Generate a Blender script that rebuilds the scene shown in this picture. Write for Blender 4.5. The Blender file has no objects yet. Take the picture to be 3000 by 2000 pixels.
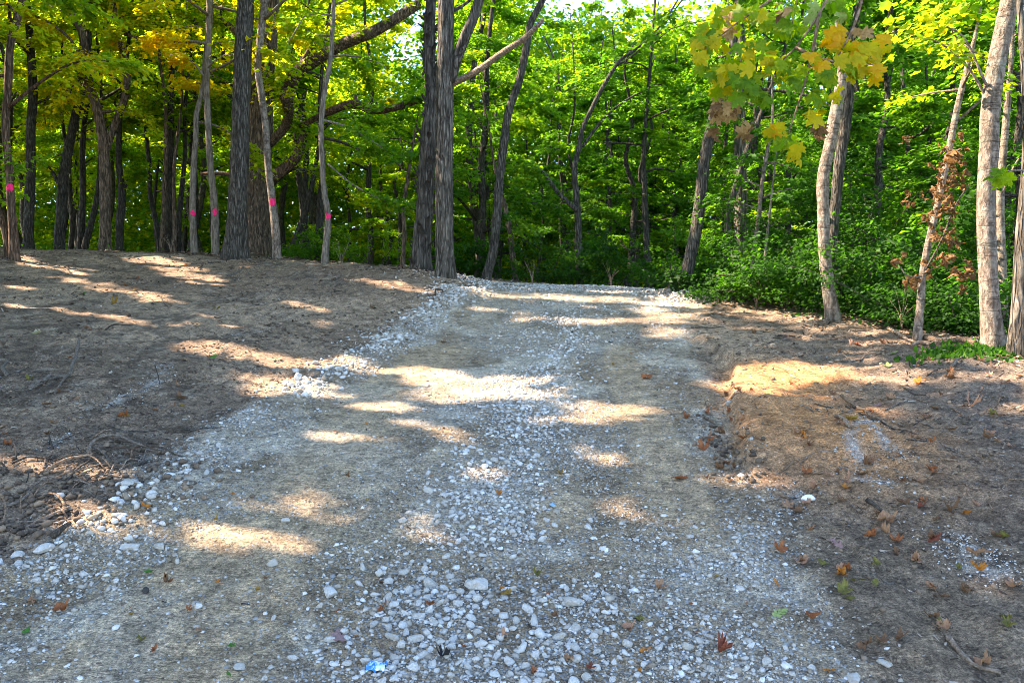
import bpy, math, numpy as np
from mathutils import Vector

S = bpy.context.scene
COL = S.collection
rng = np.random.default_rng(11)

# ------------------------------------------------------------------ camera, sky, sun, exposure
FPX, PITCH, CAMZ = 2224.0, math.radians(3.0), 1.6          # focal length in px of a 3000 px wide frame
cam_d = bpy.data.cameras.new('camera'); cam = bpy.data.objects.new('camera', cam_d); COL.objects.link(cam)
cam.location = (0, 0, CAMZ); cam.rotation_euler = (math.pi / 2 - PITCH, 0, 0)
cam_d.sensor_width = 36.0; cam_d.lens = 36.0 * FPX / 3000.0; cam_d.clip_start = 0.05; cam_d.clip_end = 2000
S.camera = cam
SUN_EL, SUN_AZ = math.radians(45), math.radians(-78)        # azimuth from +Y towards +X
SUN = np.array([math.sin(SUN_AZ) * math.cos(SUN_EL), math.cos(SUN_AZ) * math.cos(SUN_EL), math.sin(SUN_EL)])
world = bpy.data.worlds.new('World'); S.world = world; world.use_nodes = True
wn = world.node_tree; wn.nodes.clear()
sky = wn.nodes.new('ShaderNodeTexSky'); sky.sky_type = 'NISHITA'; sky.sun_disc = False
sky.sun_elevation = SUN_EL; sky.sun_rotation = SUN_AZ; sky.altitude = 200; sky.air_density = 0.8; sky.dust_density = 0.5; sky.ozone_density = 1.2
bg = wn.nodes.new('ShaderNodeBackground'); bg.inputs['Strength'].default_value = 0.13
wo = wn.nodes.new('ShaderNodeOutputWorld'); wn.links.new(sky.outputs[0], bg.inputs[0]); wn.links.new(bg.outputs[0], wo.inputs[0])
sun_d = bpy.data.lights.new('sun', 'SUN'); sun_d.energy = 4.8; sun_d.angle = math.radians(0.6); sun_d.color = (1.0, 0.80, 0.62)
sun_o = bpy.data.objects.new('sun', sun_d); COL.objects.link(sun_o)
sun_o.rotation_euler = Vector(SUN.tolist()).to_track_quat('Z', 'Y').to_euler(); sun_o.location = (-20, 5, 30)
S.view_settings.view_transform = 'Standard'; S.view_settings.look = 'None'; S.view_settings.gamma = 1.0
S.view_settings.use_curve_mapping = False; S.view_settings.exposure = 2.8
S.render.engine = 'CYCLES'
S.cycles.use_denoising = True; S.cycles.filter_width = 0.85
S.cycles.max_bounces = 9; S.cycles.diffuse_bounces = 6; S.cycles.transmission_bounces = 7; S.cycles.glossy_bounces = 2
S.cycles.sample_clamp_indirect = 10.0; S.cycles.caustics_reflective = False; S.cycles.caustics_refractive = False

# ------------------------------------------------------------------ small helpers
FWD = np.array([0, math.cos(PITCH), -math.sin(PITCH)]); UPV = np.array([0, math.sin(PITCH), math.cos(PITCH)])

def at(px, py, Y):
    """the point of the place seen at (px, py) of the photograph, Y metres ahead"""
    d = FWD + np.array([1.0, 0, 0]) * ((px - 1500) / FPX) + UPV * ((1000 - py) / FPX)
    return np.array([0, 0, CAMZ]) + d * (Y / d[1])

def to_px(P):
    v = P - np.array([0, 0, CAMZ]); f = v @ FWD
    f = np.where(np.abs(f) < 1e-3, 1e-3, f)
    return 1500 + FPX * v[:, 0] / f, 1000 - FPX * (v @ UPV) / f, f

def hash3(ix, iy, iz, s=0):
    h = (ix.astype(np.int64) * 73856093) ^ (iy.astype(np.int64) * 19349663) ^ (iz.astype(np.int64) * 83492791) ^ (s * 40503 + 1013)
    h &= 0xffffffff
    h = ((h ^ (h >> 15)) * 0x2c1b3c6d) & 0xffffffff
    h = ((h ^ (h >> 12)) * 0x297a2d39) & 0xffffffff
    h ^= h >> 15
    return h / 4294967295.0

def vnoise(x, y, z, s=0):
    x, y, z = np.broadcast_arrays(np.asarray(x, float), np.asarray(y, float), np.asarray(z, float))
    ix, iy, iz = np.floor(x), np.floor(y), np.floor(z)
    fx, fy, fz = x - ix, y - iy, z - iz
    fx, fy, fz = [f * f * (3 - 2 * f) for f in (fx, fy, fz)]
    r = 0
    for a in (0, 1):
        for b in (0, 1):
            for c in (0, 1):
                r = r + hash3(ix + a, iy + b, iz + c, s) * (fx if a else 1 - fx) * (fy if b else 1 - fy) * (fz if c else 1 - fz)
    return r

def fbm(x, y, z=0.0, o=4, s=0):
    r, a, t = 0, 1.0, 0
    for k in range(o):
        r = r + a * vnoise(np.asarray(x) * 2 ** k, np.asarray(y) * 2 ** k, np.asarray(z) * 2 ** k, s + k); t += a; a *= .5
    return r / t

def sstep(a, b, x):
    t = np.clip((x - a) / (b - a), 0, 1); return t * t * (3 - 2 * t)

def mesh_np(name, V, faces, mats, smooth=False, midx=None):
    """a mesh from a vertex array and a list of (n, k) face arrays"""
    me = bpy.data.meshes.new(name)
    V = np.asarray(V, np.float32); faces = [np.asarray(f, np.int32) for f in faces if len(f)]
    me.vertices.add(len(V)); me.vertices.foreach_set('co', V.ravel())
    loops = np.concatenate([f.ravel() for f in faces]); tot = np.concatenate([np.full(len(f), f.shape[1], np.int32) for f in faces])
    me.loops.add(len(loops)); me.loops.foreach_set('vertex_index', loops)
    me.polygons.add(len(tot)); start = np.concatenate([[0], np.cumsum(tot)[:-1]]).astype(np.int32)
    me.polygons.foreach_set('loop_start', start)
    if smooth: me.polygons.foreach_set('use_smooth', np.ones(len(tot), bool))
    for m in (mats if isinstance(mats, (list, tuple)) else [mats]): me.materials.append(m)
    if midx is not None: me.polygons.foreach_set('material_index', np.asarray(midx, np.int32))
    me.update(calc_edges=True)
    return me

def fattr(me, name, vals, domain='FACE'):
    a = me.attributes.new(name, 'FLOAT', domain); a.data.foreach_set('value', np.asarray(vals, np.float32))

def link(name, me, parent=None, loc=None):
    o = bpy.data.objects.new(name, me); COL.objects.link(o)
    if parent is not None: o.parent = parent
    if loc is not None: o.location = [float(c) for c in loc]
    return o

def tag(o, label=None, cat=None, group=None, kind=None):
    if label: o['label'] = label
    if cat: o['category'] = cat
    if group: o['group'] = group
    if kind: o['kind'] = kind
    return o

# ------------------------------------------------------------------ materials
def nodes_of(name):
    m = bpy.data.materials.new(name); m.use_nodes = True; nt = m.node_tree; nt.nodes.clear()
    return m, nt

def N(nt, typ, **kw):
    n = nt.nodes.new(typ)
    for k, v in kw.items():
        if k in n.inputs.keys(): n.inputs[k].default_value = v
        else: setattr(n, k, v)
    return n

def mathn(nt, op, a, b=None, c=None, clamp=False):
    n = nt.nodes.new('ShaderNodeMath'); n.operation = op; n.use_clamp = clamp
    for i, v in enumerate((a, b, c)):
        if v is None: continue
        if isinstance(v, (int, float)): n.inputs[i].default_value = v
        else: nt.links.new(v, n.inputs[i])
    return n.outputs[0]

def maprange(nt, v, a, b, c, d):
    n = nt.nodes.new('ShaderNodeMapRange'); nt.links.new(v, n.inputs[0])
    for i, q in enumerate((a, b, c, d)): n.inputs[1 + i].default_value = q
    return n.outputs[0]

def mixc(nt, f, a, b, mode='MIX'):
    n = nt.nodes.new('ShaderNodeMix'); n.data_type = 'RGBA'; n.blend_type = mode
    for i, v in ((0, f), (6, a), (7, b)):
        if isinstance(v, (int, float)): n.inputs[i].default_value = v
        elif isinstance(v, tuple): n.inputs[i].default_value = (*v, 1)
        else: nt.links.new(v, n.inputs[i])
    return n.outputs[2]

def ramp(nt, v, stops):
    n = nt.nodes.new('ShaderNodeValToRGB'); e = n.color_ramp.elements
    while len(e) < len(stops): e.new(0.5)
    for el, (p, c) in zip(e, stops): el.position = p; el.color = (*c, 1)
    nt.links.new(v, n.inputs[0]); return n.outputs[0]

def coords(nt, scale=(1, 1, 1), kind='Object'):
    t = nt.nodes.new('ShaderNodeTexCoord'); m = nt.nodes.new('ShaderNodeMapping'); m.inputs['Scale'].default_value = scale
    nt.links.new(t.outputs[kind], m.inputs[0]); return m.outputs[0]

def noise(nt, vec, scale, detail=6, rough=.6, dist=0.0):
    n = N(nt, 'ShaderNodeTexNoise', Scale=scale, Detail=detail, Roughness=rough, Distortion=dist); nt.links.new(vec, n.inputs['Vector']); return n.outputs[0]

def finish(m, nt, col, rough=.9, bump=None, bstr=.5, bdist=.02, spec=.25):
    p = N(nt, 'ShaderNodeBsdfPrincipled'); p.inputs['Roughness'].default_value = rough; p.inputs['Specular IOR Level'].default_value = spec
    if isinstance(col, tuple): p.inputs['Base Color'].default_value = (*col, 1)
    else: nt.links.new(col, p.inputs['Base Color'])
    if bump is not None:
        b = N(nt, 'ShaderNodeBump'); b.inputs['Strength'].default_value = bstr; b.inputs['Distance'].default_value = bdist
        nt.links.new(bump, b.inputs['Height']); nt.links.new(b.outputs[0], p.inputs['Normal'])
    o = N(nt, 'ShaderNodeOutputMaterial'); nt.links.new(p.outputs[0], o.inputs[0])
    return m

def bark_mat(name, dark, light, sc=(26, 26, 3.2), moss=0.0, rings=0.0, bstr=.9):
    m, nt = nodes_of(name)
    v = coords(nt, sc); n1 = noise(nt, v, 1.0, 7, .65, .4)
    v2 = coords(nt, (1, 1, 1)); n2 = noise(nt, v2, 2.1, 4, .6)
    f = maprange(nt, n1, .41, .60, 0, 1)
    c = mixc(nt, f, dark, light)
    c = mixc(nt, maprange(nt, n2, .3, .75, 0, .45), c, tuple(.55 * a + .45 * b for a, b in zip(dark, (.16, .15, .10))))
    if moss: c = mixc(nt, mathn(nt, 'MULTIPLY', maprange(nt, noise(nt, v2, 5.0, 5, .7), .52, .68, 0, 1), moss), c, (.26, .29, .23))
    h = n1
    if not rings:
        wob = N(nt, 'ShaderNodeVectorMath'); wob.operation = 'ADD'; vf = coords(nt, (sc[0] * 1.0, sc[1] * 1.0, sc[2] * .62)); nt.links.new(vf, wob.inputs[0])
        cn = N(nt, 'ShaderNodeTexNoise', Scale=.9, Detail=5.0); nt.links.new(vf, cn.inputs['Vector']); nt.links.new(cn.outputs['Color'], wob.inputs[1])
        vo = N(nt, 'ShaderNodeTexVoronoi', Scale=1.0); vo.feature = 'DISTANCE_TO_EDGE'; nt.links.new(wob.outputs[0], vo.inputs['Vector'])
        fu = maprange(nt, vo.outputs['Distance'], .02, .16, 0, 1); c = mixc(nt, mathn(nt, 'MULTIPLY', mathn(nt, 'SUBTRACT', 1.0, fu), .48), c, tuple(a * .6 for a in dark))
        h = mathn(nt, 'ADD', mathn(nt, 'MULTIPLY', n1, .6), mathn(nt, 'MULTIPLY', fu, .7))
    if rings:
        v3 = coords(nt, (1.2, 1.2, 11)); n3 = noise(nt, v3, 1.0, 4, .7, 2.2)
        r = maprange(nt, n3, .56, .64, 0, 1); c = mixc(nt, mathn(nt, 'MULTIPLY', r, rings), c, (.07, .045, .03)); h = mathn(nt, 'SUBTRACT', n1, mathn(nt, 'MULTIPLY', r, .5))
    return finish(m, nt, c, .92, h, bstr, .06)

M = {}
M['bark_dark'] = bark_mat('bark_dark', (.026, .022, .018), (.14, .12, .10), (22, 22, 5.5), moss=.2)
M['bark_grey'] = bark_mat('bark_grey', (.038, .030, .024), (.24, .205, .165), (17, 17, 3.2), moss=.2, bstr=1.0)
M['bark_brown'] = bark_mat('bark_brown', (.05, .034, .024), (.26, .185, .13), (20, 20, 5))
M['bark_red'] = bark_mat('bark_red', (.05, .030, .020), (.25, .15, .095), (22, 22, 4))
M['bark_pale'] = bark_mat('bark_pale', (.10, .072, .054), (.33, .265, .21), (20, 20, 9), moss=.4, rings=.12, bstr=.9)
M['bark_slim'] = bark_mat('bark_slim', (.09, .072, .056), (.27, .225, .18), (26, 26, 5), moss=.3, rings=.25, bstr=.6)
M['bark_shag'] = bark_mat('bark_shag', (.032, .026, .022), (.18, .155, .13), (14, 14, 2.6), bstr=.9)
M['bark_deep'] = bark_mat('bark_deep', (.022, .019, .016), (.085, .075, .062), (22, 22, 6), moss=.2)
M['twig_dark'] = bark_mat('twig_dark', (.03, .022, .017), (.12, .09, .07), (40, 40, 40), bstr=.4)
M['twig_tan'] = bark_mat('twig_tan', (.14, .085, .05), (.34, .23, .15), (30, 30, 30), bstr=.4)
M['twig_grey'] = bark_mat('twig_grey', (.085, .068, .053), (.25, .205, .165), (40, 40, 40), bstr=.4)
M['dead_wood'] = bark_mat('dead_wood', (.16, .11, .075), (.44, .34, .25), (26, 26, 26), bstr=.5)

LEAF_RAMP = [(0.0, (.020, .070, .008)), (.28, (.055, .165, .012)), (.50, (.130, .270, .012)), (.68, (.31, .41, .010)), (.86, (.54, .46, .008)), (1.0, (.60, .38, .008))]

def leaf_mat(name, stops, trans=.5, tint=(1.25, 1.2, .55), attr='hue', gloss=.012):
    m, nt = nodes_of(name)
    a = N(nt, 'ShaderNodeAttribute'); a.attribute_name = attr
    oi = N(nt, 'ShaderNodeObjectInfo'); sc = N(nt, 'ShaderNodeSeparateColor'); nt.links.new(oi.outputs['Color'], sc.inputs[0])
    c = ramp(nt, mathn(nt, 'ADD', a.outputs['Fac'], mathn(nt, 'SUBTRACT', 1.0, sc.outputs[0])), stops)
    d = N(nt, 'ShaderNodeBsdfDiffuse'); t = N(nt, 'ShaderNodeBsdfTranslucent'); g = N(nt, 'ShaderNodeBsdfGlossy'); g.inputs['Roughness'].default_value = .6
    nt.links.new(c, d.inputs[0]); nt.links.new(mixc(nt, 1.0, c, tint, 'MULTIPLY'), t.inputs[0])
    mx = N(nt, 'ShaderNodeMixShader'); mx.inputs[0].default_value = trans; nt.links.new(d.outputs[0], mx.inputs[1]); nt.links.new(t.outputs[0], mx.inputs[2])
    m2 = N(nt, 'ShaderNodeMixShader'); m2.inputs[0].default_value = gloss; nt.links.new(mx.outputs[0], m2.inputs[1]); nt.links.new(g.outputs[0], m2.inputs[2])
    o = N(nt, 'ShaderNodeOutputMaterial'); nt.links.new(m2.outputs[0], o.inputs[0])
    return m
M['leaf'] = leaf_mat('leaf', LEAF_RAMP, .62, (1.65, 1.55, .7))
M['dead_leaf'] = leaf_mat('dead_leaf', [(0, (.06, .03, .018)), (.5, (.20, .10, .05)), (1, (.40, .24, .13))], .35, (1.3, 1.0, .7))

def single_leaf_mat(name, c, c2, trans=.25, veins=True):
    m, nt = nodes_of(name)
    v = coords(nt, (1, 1, 1)); f = maprange(nt, noise(nt, v, 3.2, 5, .65), .35, .65, 0, 1); cc = mixc(nt, f, c, c2)
    d = N(nt, 'ShaderNodeBsdfDiffuse'); t = N(nt, 'ShaderNodeBsdfTranslucent'); g = N(nt, 'ShaderNodeBsdfGlossy'); g.inputs['Roughness'].default_value = .6
    b = N(nt, 'ShaderNodeBump'); b.inputs['Strength'].default_value = .5; b.inputs['Distance'].default_value = .05
    nt.links.new(noise(nt, v, 7, 3, .5), b.inputs['Height']); nt.links.new(b.outputs[0], d.inputs['Normal'])
    nt.links.new(cc, d.inputs[0]); nt.links.new(cc, t.inputs[0])
    mx = N(nt, 'ShaderNodeMixShader'); mx.inputs[0].default_value = trans; nt.links.new(d.outputs[0], mx.inputs[1]); nt.links.new(t.outputs[0], mx.inputs[2])
    m2 = N(nt, 'ShaderNodeMixShader'); m2.inputs[0].default_value = .012; nt.links.new(mx.outputs[0], m2.inputs[1]); nt.links.new(g.outputs[0], m2.inputs[2])
    o = N(nt, 'ShaderNodeOutputMaterial'); nt.links.new(m2.outputs[0], o.inputs[0]); return m
FL = {'orange': ((.62, .26, .05), (.46, .16, .03)), 'rust': ((.40, .15, .055), (.26, .09, .035)), 'tan': ((.44, .26, .14), (.30, .16, .09)), 'brown': ((.24, .13, .065), (.15, .08, .042)),
      'peach': ((.50, .29, .18), (.38, .20, .12)), 'gold': ((.40, .26, .05), (.26, .14, .03)), 'olive': ((.24, .22, .05), (.13, .11, .03)), 'green': ((.10, .26, .04), (.06, .16, .025)),
      'pale green': ((.36, .42, .16), (.26, .33, .10)), 'pink': ((.40, .26, .24), (.30, .18, .16)), 'dark': ((.04, .04, .045), (.025, .025, .028)), 'red': ((.30, .09, .05), (.19, .055, .03)), 'pale': ((.52, .47, .30), (.40, .34, .2))}
for k, (a, b) in FL.items(): M['fallen ' + k] = single_leaf_mat('fallen_' + k.replace(' ', '_'), a, b)
for k, (a, b, t) in {'maple_yellow': ((.58, .45, .0), (.44, .42, .0), .55), 'maple_gold': ((.70, .33, .0), (.62, .42, .0), .55), 'maple_green': ((.10, .23, .002), (.17, .30, .002), .6), 'maple_lime': ((.31, .42, .0), (.19, .32, .0), .6),
                     'maple_pale': ((.34, .40, .12), (.24, .34, .06), .4), 'maple_tan': ((.40, .26, .10), (.30, .18, .06), .3), 'maple_brown': ((.13, .070, .026), (.20, .105, .04), .3)}.items():
    M[k] = single_leaf_mat(k, a, b, t)

def flat_mat(name, a, b, sc=20, rough=.85, bstr=.4, bdist=.01):
    m, nt = nodes_of(name); v = coords(nt); n = noise(nt, v, sc, 6, .65)
    return finish(m, nt, mixc(nt, maprange(nt, n, .3, .7, 0, 1), a, b), rough, n, bstr, bdist)
m, nt = nodes_of('paint'); v = coords(nt, (30, 30, 9)); n = noise(nt, v, 1.0, 6, .7)
M['paint'] = finish(m, nt, ramp(nt, n, [(.36, (.25, .05, .06)), (.43, (.80, .015, .13)), (.65, (.98, .04, .22))]), .75, n, .8, .01)
M['white_litter'] = flat_mat('white_litter', (.78, .78, .78), (.70, .70, .70), 20, .5)

def rock_mat(name, a, b, dirt):
    m, nt = nodes_of(name); v = coords(nt)
    oi = N(nt, 'ShaderNodeObjectInfo'); n = noise(nt, v, 3.0, 7, .65); n2 = noise(nt, v, 14, 4, .6)
    c = mixc(nt, maprange(nt, n, .32, .68, 0, 1), a, b)
    c = mixc(nt, maprange(nt, noise(nt, v, 1.7, 4, .6), .54, .70, 0, .75), c, dirt)
    c = mixc(nt, 1.0, c, mixc(nt, oi.outputs['Random'], (.80, .77, .72), (1.05, 1.05, 1.05)), 'MULTIPLY')
    h = mathn(nt, 'ADD', n, mathn(nt, 'MULTIPLY', n2, .4))
    return finish(m, nt, c, .88, h, .5, .08)
M['rock'] = rock_mat('rock', (.47, .45, .41), (.65, .635, .60), (.36, .28, .20))
M['rock_tan'] = rock_mat('rock_tan', (.34, .27, .20), (.46, .39, .30), (.28, .20, .12))

def stuff_mat(name, stops, attr='hue', rough=.9):
    m, nt = nodes_of(name); a = N(nt, 'ShaderNodeAttribute'); a.attribute_name = attr
    c = ramp(nt, a.outputs['Fac'], stops); v = coords(nt); n = noise(nt, v, 70, 5, .7)
    c = mixc(nt, 1.0, c, ramp(nt, n, [(.3, (.72, .72, .72)), (.7, (1.15, 1.15, 1.15))]), 'MULTIPLY')
    return finish(m, nt, c, rough, n, .4, .006)
M['gravel'] = stuff_mat('gravel', [(0, (.14, .11, .08)), (.25, (.29, .235, .17)), (.5, (.38, .34, .28)), (.75, (.50, .475, .43)), (1, (.66, .645, .61))])
M['clod'] = stuff_mat('clod', [(0, (.06, .045, .034)), (.5, (.17, .125, .085)), (1, (.33, .24, .16))])
M['chip'] = stuff_mat('chip', [(0, (.04, .026, .018)), (.45, (.14, .09, .058)), (.75, (.26, .19, .13)), (1, (.44, .37, .29))])

# ------------------------------------------------------------------ shape of the land
CTRL = [at(*p) for p in [
    (0, 2000, 3.35), (1000, 2000, 3.35), (2000, 2000, 3.35), (3000, 2000, 3.4), (1300, 1700, 4.25), (0, 1700, 4.2), (2600, 1700, 4.1),
    (0, 1400, 5.4), (600, 1400, 5.45), (1300, 1400, 5.6), (2000, 1400, 5.65), (2600, 1400, 5.2), (2950, 1420, 5.0),
    (0, 1100, 8.0), (500, 1100, 8.3), (900, 1120, 8.6), (1300, 1100, 9.2), (1900, 1100, 9.0), (2300, 1130, 8.2), (2900, 1200, 6.6),
    (0, 900, 11.8), (600, 900, 12.5), (1000, 1000, 10.8), (1000, 870, 13.6), (1500, 960, 12.3), (1950, 950, 12.0), (2200, 930, 12.4), (2500, 1030, 9.8),
    (0, 735, 17.0), (350, 742, 17.8), (700, 752, 17.8), (850, 768, 17.3), (1100, 785, 16.6), (1280, 800, 15.8), (1420, 832, 16.2), (1700, 838, 16.6), (2030, 862, 15.2),
    (2200, 900, 13.4), (2435, 930, 11.8), (2685, 985, 9.9), (2900, 1018, 8.6), (3000, 1035, 8.3), (300, 800, 15.0)]]
CTRL += [np.array(p, float) for p in [
    (-14, 24, 2.75), (-6, 24, 2.7), (-1, 22, 2.15), (2, 21, 1.9), (5, 21, 1.75), (9, 20, 1.2), (8, 13, .85), (8, 9, .6), (11, 15, .6), (14, 24, .7), (-16, 12, 2.4), (-14, 7, 1.2), (-9, 3, .2), (8, 3.5, -.1),
    (-30, 40, 2.9), (-10, 42, 2.7), (0, 42, 2.1), (12, 42, 1.6), (30, 40, .8), (-40, 20, 3), (40, 20, 0), (-40, -6, .5), (40, -6, -1), (0, -6, -1.3), (-12, -6, -.9), (12, -6, -1.1), (-40, 68, 3), (0, 68, 2.2), (40, 68, 1.4)]]
CTRL = np.array(CTRL)
def _k(r2): return np.where(r2 > 1e-9, .5 * r2 * np.log(np.maximum(r2, 1e-9)), 0)
_n = len(CTRL); _A = np.zeros((_n + 3, _n + 3))
_d = CTRL[:, None, :2] - CTRL[None, :, :2]; _A[:_n, :_n] = _k((_d ** 2).sum(-1)) + np.eye(_n) * .35
_A[:_n, _n] = 1; _A[:_n, _n + 1:] = CTRL[:, :2]; _A[_n, :_n] = 1; _A[_n + 1:, :_n] = CTRL[:, :2].T
_w = np.linalg.solve(_A, np.concatenate([CTRL[:, 2], np.zeros(3)]))
GX = np.arange(-46, 46.01, .25); GY = np.arange(-8, 70.01, .25)
_gx, _gy = np.meshgrid(GX, GY); _q = np.stack([_gx.ravel(), _gy.ravel()], 1)
HG = np.zeros(len(_q))
for i in range(0, len(_q), 20000):
    c = _q[i:i + 20000]; HG[i:i + 20000] = _k(((c[:, None] - CTRL[None, :, :2]) ** 2).sum(-1)) @ _w[:_n] + _w[_n] + c @ _w[_n + 1:]
HG = HG.reshape(_gx.shape)

def zbase(x, y):
    x, y = np.asarray(x, float), np.asarray(y, float)
    u = np.clip((x - GX[0]) / .25, 0, len(GX) - 1.001); v = np.clip((y - GY[0]) / .25, 0, len(GY) - 1.001)
    i, j = u.astype(int), v.astype(int); a, b = u - i, v - j
    return (HG[j, i] * (1 - a) + HG[j, i + 1] * a) * (1 - b) + (HG[j + 1, i] * (1 - a) + HG[j + 1, i + 1] * a) * b

def hit(px, py):
    """ground point seen at a pixel of the photograph"""
    d = FWD + np.array([1.0, 0, 0]) * ((px - 1500) / FPX) + UPV * ((1000 - py) / FPX); o = np.array([0, 0, CAMZ])
    t = np.arange(1.5, 40, .05); p = o + d * t[:, None]; below = p[:, 2] < zbase(p[:, 0], p[:, 1])
    if not below.any(): return o + d * 16.0
    k = int(np.argmax(below)); a, b = t[max(k - 1, 0)], t[k]
    for _ in range(14):
        m = .5 * (a + b); q = o + d * m
        if q[2] < zbase(q[0], q[1]): b = m
        else: a = m
    return o + d * b

LEFT = np.array([hit(*p)[:2] for p in [(1405, 842), (1290, 885), (1170, 950), (1040, 1050), (850, 1140), (640, 1235), (500, 1340), (350, 1470), (180, 1590), (-40, 1720), (-260, 1900), (-500, 2100)]])
RIGHT = np.array([hit(*p)[:2] for p in [(2075, 885), (2010, 960), (2040, 1050), (2110, 1150), (2145, 1250), (2190, 1400), (2270, 1550), (2350, 1700), (2430, 1850), (2500, 2000), (2580, 2200)]])
LEFT = LEFT[np.argsort(LEFT[:, 1])]; RIGHT = RIGHT[np.argsort(RIGHT[:, 1])]
def xl(y): return np.interp(y, LEFT[:, 1], LEFT[:, 0])
def xr(y): return np.interp(y, RIGHT[:, 1], RIGHT[:, 0])

def road_d(x, y):
    """signed distance into the track (positive inside), edges wandering"""
    w = .22 * (fbm(x * 1.3, y * 1.3, 3.0, 3, 5) - .5) + .12 * (fbm(x * 5, y * 5, 1.0, 3, 9) - .5)
    d = np.minimum(x - xl(y), xr(y) - x) + w
    return np.where(y > 17.5, np.minimum(d, 17.8 - y), d)

def seg_d(x, y, a, b):
    ab = b - a; t = np.clip(((x - a[0]) * ab[0] + (y - a[1]) * ab[1]) / max(ab @ ab, 1e-9), 0, 1)
    return np.hypot(x - a[0] - t * ab[0], y - a[1] - t * ab[1])

CUT = np.array([hit(*p)[:2] for p in [(2155, 1075), (2150, 1180), (2165, 1250), (2185, 1340), (2215, 1420)]])
def zg(x, y):
    x, y = np.asarray(x, float), np.asarray(y, float)
    rd = road_d(x, y); on = sstep(-.15, .25, rd)
    z = zbase(x, y)
    z = z + (fbm(x * .8, y * .8, .3, 3, 21) - .5) * .10 * (1 - .6 * on)
    z = z + (fbm(x * 3.1, y * 3.1, .7, 3, 31) - .5) * (.125 - .09 * on)
    z = z + (fbm(x * 11, y * 11, .2, 3, 41) - .5) * (.085 - .055 * on)
    # the graded cut along the right edge: shoulder stands a hand's breadth above the track
    inband = sstep(5.3, 6.2, y) * (1 - sstep(10.5, 11.5, y))
    xe = np.interp(y, CUT[::-1, 1] if CUT[0, 1] > CUT[-1, 1] else CUT[:, 1], CUT[::-1, 0] if CUT[0, 1] > CUT[-1, 1] else CUT[:, 0])
    e = x - xe + .05 * (fbm(y * 5, x * 5, .0, 2, 3) - .5)
    z = z + inband * (.10 * sstep(-.07, .03, e) * (1 - sstep(.0, 1.6, e)) - .05 * np.exp(-((e + .15) / .12) ** 2))
    # shallow wheel lines on the track, loose heap along the left edge
    z = z + .05 * np.exp(-((x - xl(y) - .12) / .25) ** 2) * (y < 16)
    return z

def on_ground(p2, dz=0.0): return np.array([p2[0], p2[1], float(zg(p2[0], p2[1])) + dz])

# ---- gaps of the canopy: where the sun reaches the ground (line from a to b, half width in px of the photograph)
SUNLIT = [(1312, 1119, 1530, 1121, 29), (1000, 1086, 1230, 1090, 13), (1013, 1184, 1180, 1197, 14), (1230, 1155, 1400, 1170, 7), (1670, 1175, 1850, 1197, 10), (1580, 1224, 1780, 1228, 10), (1335, 1273, 1400, 1282, 10),
          (1670, 1327, 1795, 1342, 17), (975, 1278, 1036, 1285, 11), (1310, 1367, 1420, 1385, 7), (1380, 858, 1700, 872, 4), (1700, 872, 1990, 893, 5), (1510, 927, 1850, 940, 3.5), (1900, 905, 2010, 940, 5), (1400, 900, 1450, 905, 3),
          (1045, 812, 1220, 850, 6), (20, 752, 120, 778, 5), (180, 808, 380, 857, 6), (380, 857, 530, 893, 7), (430, 760, 640, 835, 9), (560, 1010, 850, 1060, 17), (850, 1060, 1000, 1070, 13), (740, 1105, 930, 1140, 13),
          (0, 1345, 130, 1370, 18), (860, 1265, 1010, 1283, 9), (190, 1590, 280, 1545, 9), (90, 1535, 260, 1555, 10), (400, 1562, 585, 1510, 14), (585, 1510, 800, 1530, 14), (610, 1605, 770, 1600, 11), (842, 1408, 917, 1421, 9),
          (890, 1515, 1075, 1580, 13), (1000, 1560, 1270, 1608, 15), (1156, 1514, 1268, 1532, 7), (1535, 1425, 1700, 1443, 4), (2195, 1118, 2400, 1100, 26), (2195, 1168, 2260, 1165, 12), (2603, 1114, 2737, 1119, 7), (2180, 1270, 2240, 1270, 12),
          (2090, 1404, 2270, 1413, 7), (2860, 1705, 3010, 1712, 26), (2160, 905, 2280, 930, 4), (1900, 975, 1990, 985, 4), (900, 935, 980, 960, 6), (370, 1400, 460, 1415, 7), (250, 905, 450, 960, 5), (0, 832, 90, 850, 5), (560, 930, 700, 965, 6), (820, 880, 950, 910, 4), (680, 1150, 800, 1165, 5), (20, 880, 150, 915, 4), (150, 1440, 260, 1450, 6), (1180, 1240, 1290, 1250, 5), (1860, 1500, 1960, 1510, 5)]
_caps = []
for x0, y0, x1, y1, h in SUNLIT:
    a, b = hit(x0, y0)[:2], hit(x1, y1)[:2]; cx, cy = .5 * (x0 + x1), .5 * (y0 + y1)
    r = .5 * abs(hit(cx, cy + h)[1] - hit(cx, cy - h)[1]); _caps.append((a, b, min(r, .8)))
LITSEG = [(at(a, b, Y), at(c, d, Y), r) for a, b, c, d, Y, r in [(2412, 540, 2468, 200, 11.6, .16), (2897, 480, 2940, 90, 8.6, .2), (2770, 500, 2845, 150, 9.8, .2), (2040, 660, 2050, 590, 15, .2), (40, 715, 34, 560, 15.5, .2),
          (745, 735, 745, 640, 20.3, .35), (806, 640, 783, 470, 17.8, .15), (775, 300, 765, 120, 17.8, .15), (1262, 330, 1262, 215, 16.4, .3), (1340, 240, 1590, 60, 15.2, .25), (2440, 110, 2560, 190, 3.6, .07), (2110, 120, 2330, 200, 3.6, .06), (2650, 60, 2850, 60, 8.6, .3), (2920, 520, 2980, 510, 4.3, .1), (2930, 640, 2945, 400, 10.6, .12), (2760, 450, 2800, 640, 9.7, .15), (2720, 100, 2650, 20, 8.6, .4)]]
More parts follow.
